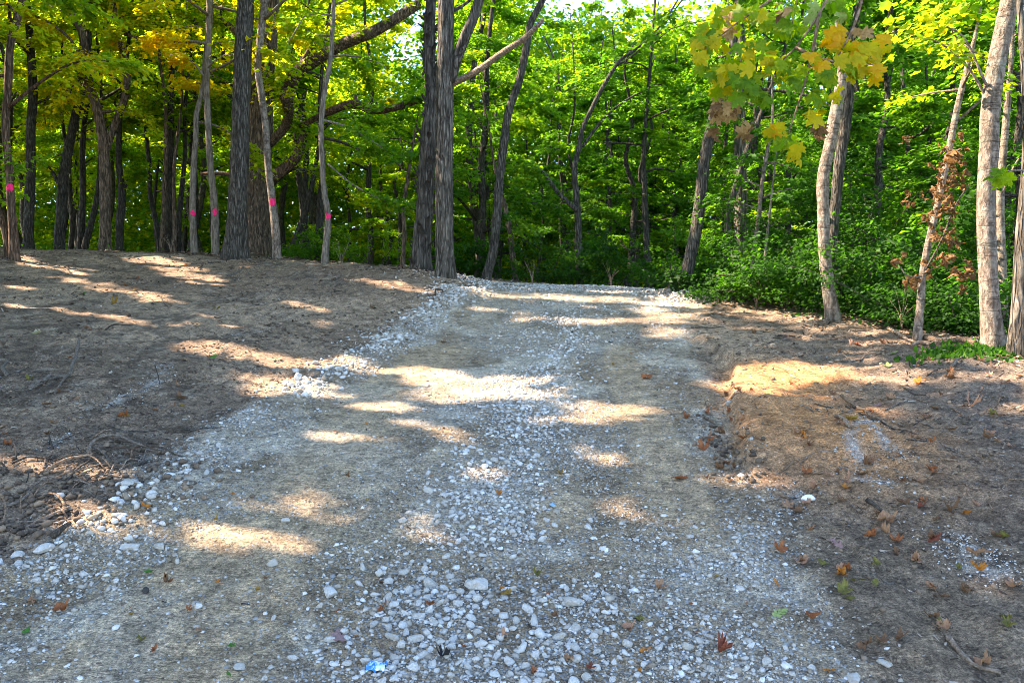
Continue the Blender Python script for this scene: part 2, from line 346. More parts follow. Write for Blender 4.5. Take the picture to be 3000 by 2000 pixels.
LITVOL = [(at(a, b, Y), at(c, d, Y), r) for a, b, c, d, Y, r in [(0, 300, 620, 280, 18.5, 1.2), (0, 110, 720, 110, 18.5, 1.5), (850, 120, 1000, 320, 19, 1.0)]]
def open_to_sun(P, pad=.05):
    """which points lie on the sun's way to a lit patch of ground"""
    x, y = P[:, 0].copy(), P[:, 1].copy()
    zz = zbase(x, y)
    for _ in range(4):
        t = (P[:, 2] - zz) / SUN[2]; x = P[:, 0] - SUN[0] * t; y = P[:, 1] - SUN[1] * t; zz = zbase(x, y)
    m = np.zeros(len(P), bool); near = (y > 2) & (y < 20) & (x > -16) & (x < 12); idx = np.nonzero(near)[0]
    xx, yy = x[idx], y[idx]; wob = (1 + .7 * (fbm(xx * 3, yy * 3, .5, 2, 77) - .5)) * (.55 + .75 * hash3(np.floor(P[idx, 0] * 97), np.floor(P[idx, 1] * 97), np.floor(P[idx, 2] * 97), 6)); mm = np.zeros(len(idx), bool)
    for a, b, r in _caps: mm |= seg_d(xx, yy, a, b) < (r + .05) * wob + pad
    m[idx] = mm
    # ... and to the trunks, limbs and leaves that stand in the sun
    e1 = np.cross(SUN, [0, 0, 1.0]); e1 /= np.linalg.norm(e1); e2 = np.cross(SUN, e1); u, v = P @ e1, P @ e2; dep = P @ SUN
    some = hash3(np.floor(P[:, 0] * 3), np.floor(P[:, 1] * 3), np.floor(P[:, 2] * 3), 4) < .68
    for k_, (A, B, r) in enumerate(LITSEG + (LITVOL if pad > .17 else [])):
        m |= (some if k_ >= len(LITSEG) else True) & (seg_d(u, v, np.array([A @ e1, A @ e2]), np.array([B @ e1, B @ e2])) < r + pad * .7) & (dep > A @ SUN + 1.2)
    return m

def sky_gap(P):
    """openings in the leaves through which the sky shows"""
    px, py, f = to_px(P); m = np.zeros(len(P), bool)
    for cx, cy, rx, ry in [(1800, -70, 250, 112), (1640, 8, 100, 46), (1205, 120, 85, 85), (1165, 225, 60, 50), (2330, 20, 90, 80), (2990, 110, 60, 140), (2260, 230, 60, 60), (1300, 90, 14, 90), (2380, 300, 50, 50), (2080, 20, 80, 60)]:
        w = 1 + .9 * (fbm(P[:, 0] * .9, P[:, 2] * .9, P[:, 1] * .3, 2, 55) - .5)
        m |= ((px - cx) / rx) ** 2 + ((py - cy) / ry) ** 2 < w
    return m & (f > 5)

# ------------------------------------------------------------------ ground sheet and gravel track
ys = [-8.0]
while ys[-1] < 2.2: ys.append(ys[-1] + .3)
while ys[-1] < 27: ys.append(ys[-1] + .0108 * ys[-1])
while ys[-1] < 420: ys.append(ys[-1] * 1.05)
xs = list(np.arange(0, 4.6, .042)); s_ = .042
while xs[-1] < 420: s_ *= 1.05; xs.append(xs[-1] + s_)
xs = np.array([-v for v in xs[:0:-1]] + xs); ys = np.array(ys)
gx, gy = np.meshgrid(xs, ys); gxr, gyr = gx.ravel(), gy.ravel()
gz = zg(gxr, gyr)
V = np.stack([gxr, gyr, gz], 1); nx, ny = len(xs), len(ys)
ii = (np.arange(ny - 1)[:, None] * nx + np.arange(nx - 1)[None]).ravel()
F = np.stack([ii, ii + 1, ii + nx + 1, ii + nx], 1)
rd = road_d(gxr, gyr)
def mixv(a, b, f): return a * (1 - f)[:, None] + np.array(b)[None] * f[:, None]
ln1 = fbm(gxr * .7, gyr * .7, 2, 3, 101); ln2 = fbm(gxr * 2.6, gyr * 2.6, 5, 4, 111); ln3 = fbm(gxr * 9, gyr * 9, 7, 3, 121)
soil = np.tile(np.array([.25, .180, .125]), (len(V), 1))
soil = mixv(soil, (.41, .30, .205), sstep(.45, .62, ln1) * .8)
soil = mixv(soil, (.105, .080, .061), sstep(.53, .64, ln2) * .7)
soil = mixv(soil, (.40, .32, .24), sstep(.56, .66, ln3) * sstep(.4, .6, ln2) * .6)
# dry tan earth on the left bank beside the track, and the ochre face of the right shoulder
wide = rd > -2.2
soil = mixv(soil, (.32, .23, .155), np.exp(-((rd + .9) / .8) ** 2) * sstep(7.5, 9.5, gyr) * (gxr < 0) * sstep(.35, .6, ln2) * .9)
oc = hit(2330, 1270)[:2]; oc2 = hit(2290, 1120)[:2]
so = np.exp(-(((gxr - oc[0] - .12) / .95) ** 2 + ((gyr - oc[1]) / 1.45) ** 2) ** 1.6) + np.exp(-(((gxr - oc2[0]) / .85) ** 2 + ((gyr - oc2[1]) / .95) ** 2) ** 1.6)
soil = mixv(soil, (.58, .285, .115), np.clip(so, 0, 1) * (.8 + .5 * (ln2 - .5)))
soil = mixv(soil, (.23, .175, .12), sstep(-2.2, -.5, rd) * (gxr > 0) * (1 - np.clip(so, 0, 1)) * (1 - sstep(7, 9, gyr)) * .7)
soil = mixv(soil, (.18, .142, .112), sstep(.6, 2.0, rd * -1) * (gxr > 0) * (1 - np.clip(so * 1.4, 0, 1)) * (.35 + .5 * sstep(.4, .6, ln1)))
CHALK = [[(2530, 1240), (2490, 1290), (2500, 1330), (2540, 1350)], [(2530, 1250), (2590, 1290), (2640, 1340)], [(2330, 1420), (2335, 1450), (2325, 1490)], [(2800, 1570), (2860, 1610), (2930, 1670)], [(2790, 1600), (2840, 1640), (2900, 1680)],
         [(480, 1110), (430, 1130), (370, 1160), (320, 1180)], [(480, 1068), (470, 1090)], [(2180, 1660), (2230, 1690), (2330, 1750), (2420, 1830)], [(200, 1290), (160, 1310)], [(690, 985), (760, 975)], [(2520, 1390), (2600, 1410)], [(430, 1330), (440, 1350)],
         [(2840, 1590), (2900, 1640)], [(1850, 1900), (1900, 1960)], [(2300, 1960), (2330, 2000)]]
ch = np.zeros(len(V))
for line in CHALK:
    pts = [hit(*p)[:2] for p in line]
    for a, b in zip(pts[:-1], pts[1:]):
        sel = (np.abs(gxr - a[0]) < 2) & (np.abs(gyr - a[1]) < 2)
        ch[sel] = np.maximum(ch[sel], np.exp(-(seg_d(gxr[sel], gyr[sel], a, b) / .042) ** 2))
soil = mixv(soil, (.50, .49, .46), np.clip(ch * 1.25 * sstep(.44, .58, ln3), 0, 1) * .55)
# track surface: crusher dust, damp sand, bare earth
on = sstep(-.12, .16, rd)
track = np.tile(np.array([.41, .33, .235]), (len(V), 1))
track = mixv(track, (.32, .235, .148), sstep(.44, .58, ln1) * .95)
track = mixv(track, (.54, .47, .37), sstep(.52, .66, fbm(gxr * 1.6, gyr * 1.1, 9, 3, 131)) * .8)
track = mixv(track, (.23, .17, .11), sstep(.52, .62, ln2) * .7)
sand = hit(700, 1560)[:2]; track = mixv(track, (.36, .29, .19), np.exp(-(((gxr - sand[0]) / 1.3) ** 2 + ((gyr - sand[1]) / .5) ** 2)) * .7)
soil = soil * (1 - on)[:, None] + track * on[:, None]
WHEEL = [([(560, 1950), (780, 1600), (960, 1350), (1120, 1150), (1290, 1020)], .42), ([(2050, 1560), (1960, 1400), (1900, 1250), (1850, 1120), (1810, 1020)], .27), ([(1650, 1520), (1640, 1440)], .2), ([(300, 1900), (620, 1640)], .3)]
WHEEL = [(np.array([hit(*p)[:2] for p in l]), w) for l, w in WHEEL]
def wheel(x, y):
    m = np.zeros(len(x)); wob = .7 + .6 * fbm(x * 1.8, y * 1.8, 3, 2, 71)
    for l, w in WHEEL:
        for a, b in zip(l[:-1], l[1:]): m = np.maximum(m, 1 - sstep(.55, 1.15, seg_d(x, y, a, b) / (w * wob)))
    return m
wl = wheel(gxr, gyr) * on
soil = mixv(soil, (.45, .335, .215), wl * (.55 + .4 * sstep(.4, .6, ln2)))
# forest floor under the trees
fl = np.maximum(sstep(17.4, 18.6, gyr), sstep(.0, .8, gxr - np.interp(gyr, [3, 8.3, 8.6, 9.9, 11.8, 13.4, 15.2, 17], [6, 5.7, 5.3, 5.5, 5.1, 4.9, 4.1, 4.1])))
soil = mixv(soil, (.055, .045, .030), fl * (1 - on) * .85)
# how stony each bit of the sheet is
def spots(x, y, lst):
    r = np.zeros(len(x))
    for cx, cy, rx, ry, a in lst:
        p = hit(cx, cy)[:2]; r = np.maximum(r, a * np.exp(-((((x - p[0]) / rx) ** 2 + ((y - p[1]) / ry) ** 2) ** 1.5)))
    return r
STONY = [(1270, 1780, .36, .36, 1.0), (1500, 1560, .55, .5, .9), (1480, 1420, .6, .5, .95), (1620, 1300, .7, .8, .9), (1480, 1200, .75, .7, .95), (1500, 1130, .6, .45, .7), (1850, 1900, .8, .4, .9), (2130, 1600, .5, .5, .95), (1700, 1780, .7, .4, .75),
         (1700, 1000, 1.3, 1.5, .9), (1500, 1000, .8, 1.2, .8), (1700, 900, 2.2, 1.6, .8), (1700, 850, 3, .8, 1.0), (1200, 960, .5, 1.2, 1.0), (1060, 1040, .45, .9, 1.0), (680, 1230, .5, .5, .8), (560, 1340, .4, .4, 1.0), (420, 1420, .4, .3, .6), (250, 1620, .5, .3, .7),
         (120, 1700, .4, .3, .7), (1950, 960, .5, .9, .8), (2050, 880, .7, .5, 1.0), (1450, 1960, .9, .22, .9), (800, 1900, .8, .4, .25), (400, 1850, .9, .5, .3), (2000, 1950, .8, .3, .8), (1100, 1660, .5, .3, .5), (1000, 1090, .6, .5, .7), (640, 1480, .5, .3, .55)]
stony = np.clip(.55 * ch + .14 * on + spots(gxr, gyr, STONY) * sstep(-.25, .1, rd), 0, 1) * (1 - .75 * wl)
mgd, nt = nodes_of('earth')
ca = N(nt, 'ShaderNodeAttribute'); ca.attribute_name = 'soil'; ga = N(nt, 'ShaderNodeAttribute'); ga.attribute_name = 'stony'; ra = N(nt, 'ShaderNodeAttribute'); ra.attribute_name = 'track'
vc = coords(nt)
n1 = noise(nt, vc, 7, 9, .68); n2 = noise(nt, vc, 38, 7, .7, .3); n3 = noise(nt, coords(nt, (1, 2.2, 1)), 21, 6, .75, 1.2)
c = ca.outputs['Color']
c = mixc(nt, 1.0, c, ramp(nt, n1, [(.30, (.42, .42, .42)), (.5, (1, 1, 1)), (.70, (1.65, 1.62, 1.55))]), 'MULTIPLY')
c = mixc(nt, 1.0, c, ramp(nt, n2, [(.32, (.4, .4, .4)), (.5, (1, 1, 1)), (.68, (1.6, 1.58, 1.52))]), 'MULTIPLY')
n4 = noise(nt, coords(nt, (.8, 1.5, 1)), 105, 4, .75, .8); n5 = noise(nt, coords(nt, (.7, 3.2, 1)), 26, 5, .7, .6)
c = mixc(nt, 1.0, c, ramp(nt, n4, [(.34, (.42, .41, .40)), (.5, (1, 1, 1)), (.64, (1.7, 1.68, 1.62))]), 'MULTIPLY')
c = mixc(nt, 1.0, c, ramp(nt, n5, [(.38, (.72, .71, .70)), (.6, (1.22, 1.22, 1.2))]), 'MULTIPLY')
dirtf = mathn(nt, 'SUBTRACT', 1.0, ra.outputs['Fac'])
c = mixc(nt, mathn(nt, 'MULTIPLY', maprange(nt, n3, .60, .68, 0, .55), dirtf), c, (.34, .27, .20))
c = mixc(nt, mathn(nt, 'MULTIPLY', maprange(nt, n3, .40, .33, 0, .7), dirtf), c, (.035, .026, .02))
vo = N(nt, 'ShaderNodeTexVoronoi', Scale=62.0); nt.links.new(vc, vo.inputs['Vector'])
vo2 = N(nt, 'ShaderNodeTexVoronoi', Scale=30.0); nt.links.new(vc, vo2.inputs['Vector'])
def peb(v, thr):
    sx = N(nt, 'ShaderNodeSeparateColor'); nt.links.new(v.outputs['Color'], sx.inputs[0])
    keep = mathn(nt, 'LESS_THAN', sx.outputs[0], mathn(nt, 'MULTIPLY', ga.outputs['Fac'], thr))
    body = maprange(nt, v.outputs['Distance'], .50, .36, 0, 1)
    return mathn(nt, 'MULTIPLY', keep, body), sx.outputs[1]
p1, r1 = peb(vo, 1.0); p2, r2 = peb(vo2, .5)
STC = [(0, (.20, .175, .14)), (.35, (.33, .31, .27)), (1, (.54, .535, .52))]
c = mixc(nt, mathn(nt, 'MULTIPLY', p1, .9), c, ramp(nt, r1, STC)); c = mixc(nt, mathn(nt, 'MULTIPLY', p2, .9), c, ramp(nt, r2, STC))
h = mathn(nt, 'ADD', mathn(nt, 'MULTIPLY', n2, .9), mathn(nt, 'MULTIPLY', n1, 1.0)); h = mathn(nt, 'ADD', h, mathn(nt, 'MULTIPLY', n4, .45)); h = mathn(nt, 'ADD', h, mathn(nt, 'MULTIPLY', n5, .5))
h = mathn(nt, 'ADD', h, mathn(nt, 'MULTIPLY', mathn(nt, 'MULTIPLY', p1, maprange(nt, vo.outputs['Distance'], 0, .5, 1, .3)), .5))
h = mathn(nt, 'ADD', h, mathn(nt, 'MULTIPLY', mathn(nt, 'MULTIPLY', p2, maprange(nt, vo2.outputs['Distance'], 0, .5, 1, .3)), .8))
h = mathn(nt, 'ADD', h, mathn(nt, 'MULTIPLY', mathn(nt, 'MULTIPLY', n3, dirtf), .6))
finish(mgd, nt, c, .93, h, 1.0, .03, .15)
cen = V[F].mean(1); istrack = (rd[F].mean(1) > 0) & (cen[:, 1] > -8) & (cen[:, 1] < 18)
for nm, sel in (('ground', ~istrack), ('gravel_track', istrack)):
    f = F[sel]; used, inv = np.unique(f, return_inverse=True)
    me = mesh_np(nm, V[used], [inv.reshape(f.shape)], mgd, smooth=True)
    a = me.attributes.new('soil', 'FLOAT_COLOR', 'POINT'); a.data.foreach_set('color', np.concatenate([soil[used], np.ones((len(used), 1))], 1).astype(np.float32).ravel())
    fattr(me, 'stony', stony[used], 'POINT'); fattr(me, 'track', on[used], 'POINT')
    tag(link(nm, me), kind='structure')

# ------------------------------------------------------------------ tubes, trunks, leaves
def resample(P, R, step):
    P, R = np.asarray(P, float), np.asarray(R, float); n = len(P)
    if n < 2: return P, R
    L = np.concatenate([[0], np.cumsum(np.linalg.norm(np.diff(P, axis=0), axis=1))]); m = max(int(L[-1] / step) + 1, 3); t = np.linspace(0, L[-1], m)
    tang = np.gradient(P, L, axis=0) if n > 2 else np.repeat((P[1:] - P[:1]) / L[-1], 2, 0)
    k = np.clip(np.searchsorted(L, t, 'right') - 1, 0, n - 2); h = L[k + 1] - L[k]; u = (t - L[k]) / h
    h00, h10, h01, h11 = 2 * u ** 3 - 3 * u ** 2 + 1, u ** 3 - 2 * u ** 2 + u, -2 * u ** 3 + 3 * u ** 2, u ** 3 - u ** 2
    Q = h00[:, None] * P[k] + (h10 * h)[:, None] * tang[k] + h01[:, None] * P[k + 1] + (h11 * h)[:, None] * tang[k + 1]
    return Q, np.interp(t, L, R)

def frames(P):
    T = np.gradient(P, axis=0); T /= np.linalg.norm(T, axis=1)[:, None] + 1e-12
    ref = np.array([1.0, 0, 0]) if abs(T[0, 0]) < .9 else np.array([0, 1.0, 0])
    U = []; u = ref
    for t in T:
        u = u - t * (u @ t); u = u / (np.linalg.norm(u) + 1e-12); U.append(u)
    U = np.array(U); return T, U, np.cross(T, U)

def ridges(th, s, kind, seed):
    """bark relief: radius factor at angle th (rad) and length s (m)"""
    cx, sy = np.cos(th), np.sin(th)
    if kind == 'smooth': return 1 + .10 * (fbm(cx * 1.8, sy * 1.8, s * 2.2, 3, seed) - .5) + .05 * (sstep(.6, .75, vnoise(cx * 1.6, sy * 1.6, s * 6.5, seed + 3)))
    if kind == 'ridge':
        a = np.abs(vnoise(cx * 4.2, sy * 4.2, s * 1.3, seed) - .5) * 2; b = np.abs(vnoise(cx * 8, sy * 8, s * 3, seed + 1) - .5) * 2
        return 1 + .12 * (1 - a) + .05 * (1 - b) - .09 + .06 * (fbm(cx, sy, s * .6, 2, seed + 5) - .5)
    if kind == 'shag': return 1 + .10 * (vnoise(cx * 3.0, sy * 3.0, s * 1.8, seed) > .5) * vnoise(cx * 5, sy * 5, s * 2.5, seed + 2) + .08 * (fbm(cx * 2, sy * 2, s * 1.2, 2, seed + 5) - .5)
    return 1 + .10 * (fbm(cx * 3, sy * 3, s * 1.8, 3, seed) - .5)

def tube(P, R, seg=8, kind=None, seed=0, flare=0.0, flare_h=.3, cap=True):
    """V, quads, tris of a bent tapering tube"""
    T, U, W = frames(P); n = len(P); th = np.arange(seg) * 2 * math.pi / seg
    s = np.concatenate([[0], np.cumsum(np.linalg.norm(np.diff(P, axis=0), axis=1))])
    RR = np.repeat(np.asarray(R, float)[:, None], seg, 1)
    if kind: RR = RR * ridges(th[None], s[:, None] + seed * 3.7, kind, seed)
    if flare:
        lob = .55 + .45 * np.clip(np.cos(th * 4 + seed) + .7 * np.cos(th * 3 + 2 * seed), -1, 1.5)
        RR = RR * (1 + flare * np.exp(-np.maximum(s - .3, 0) / flare_h)[:, None] * lob[None])
    V = P[:, None] + RR[..., None] * (np.cos(th)[None, :, None] * U[:, None] + np.sin(th)[None, :, None] * W[:, None]); V = V.reshape(-1, 3)
    i = (np.arange(n - 1)[:, None] * seg + np.arange(seg)[None]).ravel(); j = (np.arange(n - 1)[:, None] * seg + (np.arange(seg)[None] + 1) % seg).ravel()
    Q = np.stack([i, j, j + seg, i + seg], 1); tri = np.zeros((0, 3), int)
    if cap:
        V = np.concatenate([V, P[:1], P[-1:]]); a = np.arange(seg); b = (a + 1) % seg; m = len(V)
        tri = np.concatenate([np.stack([b, a, np.full(seg, m - 2)], 1), np.stack([a + (n - 1) * seg, b + (n - 1) * seg, np.full(seg, m - 1)], 1)])
    return V, Q, tri

def join(parts):
    Vs, Qs, Ts, o = [], [], [], 0
    for V_, Q_, T_ in parts: Vs.append(V_); Qs.append(Q_ + o); Ts.append(T_ + o); o += len(V_)
    return np.concatenate(Vs), np.concatenate(Qs), np.concatenate(Ts)

TEMPL = np.array([[0, 0, 0], [.42, .34, .07], [1.0, 0, -.10], [.42, -.34, .07]]); TF = np.array([[0, 3, 2], [0, 2, 1]])
MT = np.array([[0, 0, 0], [.28, .48, .05], [.52, .20, .03], [.66, .34, .02], [1.0, 0, -.12], [.66, -.34, .02], [.52, -.20, .03], [.28, -.48, .05]])
MTF = np.array([[0, 2, 1], [0, 4, 2], [2, 4, 3], [0, 6, 4], [6, 5, 4], [0, 7, 6]])
def leaf_cloud(name, pos, dirv, nrm, size, hue, mat, parent, lobed=False, cull=True):
    if cull:
        keep = ~(open_to_sun(pos, .05 + .38 * float(np.mean(size))) | sky_gap(pos)); pos, dirv, nrm, size, hue = pos[keep], dirv[keep], nrm[keep], size[keep], hue[keep]
    if not len(pos): return None
    d = dirv / (np.linalg.norm(dirv, axis=1)[:, None] + 1e-9); n = nrm - d * (nrm * d).sum(1)[:, None]; n /= np.linalg.norm(n, axis=1)[:, None] + 1e-9; w = np.cross(n, d)
    tp, tf = (MT, MTF) if lobed else (TEMPL, TF)
    V = pos[:, None] + size[:, None, None] * (tp[None, :, 0, None] * d[:, None] + tp[None, :, 1, None] * w[:, None] + tp[None, :, 2, None] * n[:, None])
    k = len(tp); Fc = (np.arange(len(pos))[:, None, None] * k + tf[None]).reshape(-1, 3)
    me = mesh_np(name, V.reshape(-1, 3), [Fc], mat); fattr(me, 'hue', np.repeat(np.clip(hue, 0, 1), len(tf)))
    o = link(name, me, parent); return o

def hue_of(P, r, shift=0.0):
    q = P[:, 0] / np.maximum(P[:, 1], 3)
    base = np.interp(q, [-.75, -.45, -.25, -.1, .05, .25, .5, .7], [.57, .57, .54, .46, .38, .29, .27, .33])
    base = base + .5 * (fbm(P[:, 0] * .42, P[:, 1] * .42, P[:, 2] * .6, 3, 201) - .5) + .016 * np.clip(P[:, 2] - 3.5, -2, 8)
    low = np.clip((5.2 - P[:, 2]) / 3.5, 0, 1); base = base - .16 * low
    base = np.minimum(base, .72)
    for (px, py, Y, rad, amt) in [(540, 330, 20, .8, .09), (540, 190, 20, .7, .06), (660, 130, 21, .7, .12), (1500, 60, 24, 2.0, .18), (870, 480, 19, .6, .15), (2650, 60, 10, .8, .35), (1900, 250, 24, 2.0, .1), (260, 160, 19, 1.6, .14), (100, 440, 18, 1.0, .15)]:
        c = at(px, py, Y); base = base + amt * np.exp(-((P - c) ** 2).sum(1) / rad ** 2)
    return base + shift + r.normal(0, .075, len(P))

def make_branches(P, R, z0, n, r, reach, up=(.15, .6), z1=None):
    """limbs leaving a trunk path: list of (points, radii)"""
    out = []; zmax = P[-1, 2] if z1 is None else z1
    for i in range(n):
        z = z0 + (zmax - z0) * (i + r.uniform(0, .9)) / n; k = int(np.argmin(np.abs(P[:, 2] - z))); a = i * 2.4 + r.uniform(-.5, .5)
        L = reach * r.uniform(.65, 1.2) * (1.05 - .55 * (z - z0) / max(zmax - z0, .1)); u = r.uniform(*up)
        d = np.array([math.cos(a), math.sin(a), u]); d /= np.linalg.norm(d); pts = [P[k]]; cur = d.copy()
        for j in range(5):
            cur = cur + r.normal(0, .16, 3) + np.array([0, 0, -.07 * j]); cur /= np.linalg.norm(cur); pts.append(pts[-1] + cur * L / 5)
        r0 = min(R[k] * .55, .012 + .016 * L); out.append((np.array(pts), np.linspace(r0, r0 * .22, 6)))
    return out

def spray(branches, n_each, size, r, spread=.9, droop=.12, tilt=.45):
    pos, dv, nv, sz = [], [], [], []
    for P, R in branches:
        m = max(int(n_each / 11), 2); t = r.beta(1.7, 1.1, m) * .8 + .2; k = np.clip((t * 5).astype(int), 0, 4); f = t * 5 - k
        b = P[k] * (1 - f)[:, None] + P[k + 1] * f[:, None]; tg = P[k + 1] - P[k]; tg[:, 2] *= .4; tg /= np.linalg.norm(tg, axis=1)[:, None] + 1e-9
        a = r.choice([-1, 1], m) * r.uniform(.2, 1.4, m); ca_, sa_ = np.cos(a), np.sin(a)
        d = np.stack([tg[:, 0] * ca_ - tg[:, 1] * sa_, tg[:, 0] * sa_ + tg[:, 1] * ca_, tg[:, 2] + r.normal(0, .15, m)], 1); L = r.uniform(.35, 1.0, m) * spread * (1.2 - .5 * t)
        s = (np.arange(11)[None] + r.uniform(0, .9, (m, 11))) / 11
        p = b[:, None] + d[:, None] * (s * L[:, None])[..., None]; p[..., 2] -= droop * s ** 2 * L[:, None]; p += r.normal(0, .045, p.shape)
        side = np.where(np.arange(11) % 2 == 0, 1, -1)[None] * r.uniform(.4, 1.1, (m, 11)); c_, q_ = np.cos(side), np.sin(side)
        ld = np.stack([d[:, None, 0] * c_ - d[:, None, 1] * q_, d[:, None, 0] * q_ + d[:, None, 1] * c_, np.full((m, 11), -.3) + r.normal(0, .25, (m, 11))], -1)
        nn = np.array([0, 0, 1.0]) + r.normal(0, tilt, (m, 11, 3))
        pos.append(p.reshape(-1, 3)); dv.append(ld.reshape(-1, 3)); nv.append(nn.reshape(-1, 3)); sz.append(size * r.uniform(.65, 1.25, m * 11))
    return np.concatenate(pos), np.concatenate(dv), np.concatenate(nv), np.concatenate(sz)

NB = [0]; FEET = []
def empty(name, loc, label, cat, group=None):
    o = bpy.data.objects.new(name, None); COL.objects.link(o); o.location = [float(c) for c in loc]; o.empty_display_size = .2
    return tag(o, label, cat, group)

def limb(name, root, P, R, mat, step=.15, seg=7, kind='bark', base=None):
    NB[0] += 1; P, R = resample(P, R, step); V_, Q_, T_ = tube(P, R, seg, kind, NB[0] % 50)
    o = link(name, mesh_np(name, V_ - base, [Q_, T_], M[mat], smooth=True), root); return o

def tree(name, label, Y, pts, bark='bark_dark', kind='bark', group=None, cat='tree', top=None, flare=.45, crown=None, limbs=(), seg=None, mark=None, Ys=None, seed=None, free_crown=True):
    """pts: (px, py, width px) from the foot up; limbs: [(Y, [(px, py, w) ...])]; crown: dict(z0, n, reach, leaves, size, ...)"""
    NB[0] += 1; sd = NB[0] if seed is None else seed; r = np.random.default_rng(1000 + sd)
    Ysl = [Y] * len(pts) if Ys is None else Ys
    P = np.array([at(x, y, yy) for (x, y, w), yy in zip(pts, Ysl)]); R = np.array([w / 2 / FPX * yy for (x, y, w), yy in zip(pts, Ysl)])
    g = float(zg(P[0, 0], P[0, 1])); foot = np.array([P[0, 0], P[0, 1], g])
    if P[0, 2] > g + .05: P = np.concatenate([foot[None], P]); R = np.concatenate([R[:1] * 1.05, R])
    else: P[0, 2] = min(P[0, 2], g)
    P = np.concatenate([P[:1] - np.array([0, 0, .3]), P]); R = np.concatenate([R[:1], R])
    if top:
        d = P[-1] - P[-2]; d /= np.linalg.norm(d); p, rr = P[-1].copy(), R[-1]; add, addr = [], []; k = max(int((top - p[2]) / 1.5), 1); h = (top - p[2]) / k
        for i in range(k):
            d = d * .6 + np.array([0, 0, 1.0]) * .4 + r.normal(0, .07, 3); d /= np.linalg.norm(d); p = p + d * h; rr = R[-1] * (1 - .85 * (i + 1) / k); add.append(p.copy()); addr.append(rr)
        P = np.concatenate([P, add]); R = np.concatenate([R, addr])
    step = .09 if R.max() > .1 and Y < 22 else .22
    P, R = resample(P, R, step); R = np.maximum(R, .006)
    if seg is None: seg = 32 if R.max() > .14 and Y < 21 else (16 if Y < 20 else 10)
    root = empty(name, foot, label, cat, group); FEET.append((foot, float(R.max())))
    V_, Q_, T_ = tube(P, R, seg, kind, sd % 50, flare, .22 if R.max() < .2 else .35)
    link('trunk', mesh_np('trunk', V_ - foot, [Q_, T_], M[bark], smooth=True), root)
    brs = []
    for lb in limbs:
        yl, lp = lb[0], lb[1]; yy = yl if isinstance(yl, (list, tuple)) else [yl] * len(lp)
        LP = np.array([at(x, y, q) for (x, y, w), q in zip(lp, yy)]); LR = np.array([w / 2 / FPX * q for (x, y, w), q in zip(lp, yy)])
        limb('branch', root, LP, LR, lb[2] if len(lb) > 2 else bark, .1, 10, kind if kind != 'shag' else 'bark', foot)
        if not (len(lb) > 3 and lb[3] == 'bare'):
            t = np.linspace(0, 1, 6); idx = t * (len(LP) - 1); k = np.clip(idx.astype(int), 0, len(LP) - 2); f = idx - k
            brs.append((LP[k] * (1 - f)[:, None] + LP[k + 1] * f[:, None], None))
    if crown:
        b = make_branches(P, R, foot[2] + crown['z0'], crown['n'], r, crown['reach'], crown.get('up', (.1, .55)), crown.get('z1'))
        for q, (bp, br) in enumerate(b):
            if q < crown.get('shown', 8): limb('branch', root, bp, br, bark, .3, 5, None, foot)
        brs = b + brs
        pos, dv, nv, sz = spray(brs, crown['leaves'], crown.get('size', .12), r, crown.get('spread', .9))
        hue = hue_of(pos, r, crown.get('hue', 0.0))
        o = leaf_cloud('crown', pos, dv, nv, sz, hue, M['leaf'], root, crown.get('lobed', False))
        if o is not None:
            co = np.empty(len(o.data.vertices) * 3, np.float32); o.data.vertices.foreach_get('co', co); o.data.vertices.foreach_set('co', (co.reshape(-1, 3) - foot.astype(np.float32)).ravel()); o.data.update()
    if mark:
        mx, my, mh = mark; k = int(np.argmin(np.abs(P[:, 2] - at(mx, my, Y)[2]))); T, U, W = frames(P); s = np.concatenate([[0], np.cumsum(np.linalg.norm(np.diff(P, axis=0), axis=1))])
        hz = mh / 2 / FPX * Y; a0 = math.atan2(*[float((np.array([0, 0, 0]) - P[k]) @ q[k]) for q in (W, U)][::1]); hz_n, wa = 22, 1.0
        aa = a0 + np.linspace(-wa, wa, 25); sv = s[k] + np.linspace(-hz, hz, hz_n); A, SS = np.meshgrid(aa, sv); kk = np.clip(np.searchsorted(s, SS.ravel()), 1, len(s) - 1)
        f = (SS.ravel() - s[kk - 1]) / (s[kk] - s[kk - 1]); pc = P[kk - 1] * (1 - f)[:, None] + P[kk] * f[:, None]; rr = R[kk - 1] * (1 - f) + R[kk] * f
        th = A.ravel(); rr = rr * ridges(th, SS.ravel() + (sd % 50) * 3.7, kind, sd % 50) + .006
        pv = pc + rr[:, None] * (np.cos(th)[:, None] * U[kk] + np.sin(th)[:, None] * W[kk])
        q = (np.arange(hz_n - 1)[:, None] * 25 + np.arange(24)[None]).ravel(); fq = np.stack([q, q + 1, q + 26, q + 25], 1)
        ca2 = (A.ravel()[fq].mean(1) - a0) / wa; cs = (SS.ravel()[fq].mean(1) - s[k]) / hz
        keep = (np.abs(ca2) ** 2 + np.abs(cs) ** 2) < .60 + 1.9 * (fbm(ca2 * 2.4 + sd, cs * 1.1, .5, 3, sd) - .5) + .25 * (r.random(len(fq)) - .5)
        mo = link('paint_mark', mesh_np('paint_mark', pv - foot, [fq[keep]], M['paint'], smooth=True), root)
        sm = mo.modifiers.new('thick', 'SOLIDIFY'); sm.thickness = .004; sm.offset = 0
    return root, P, R, foot

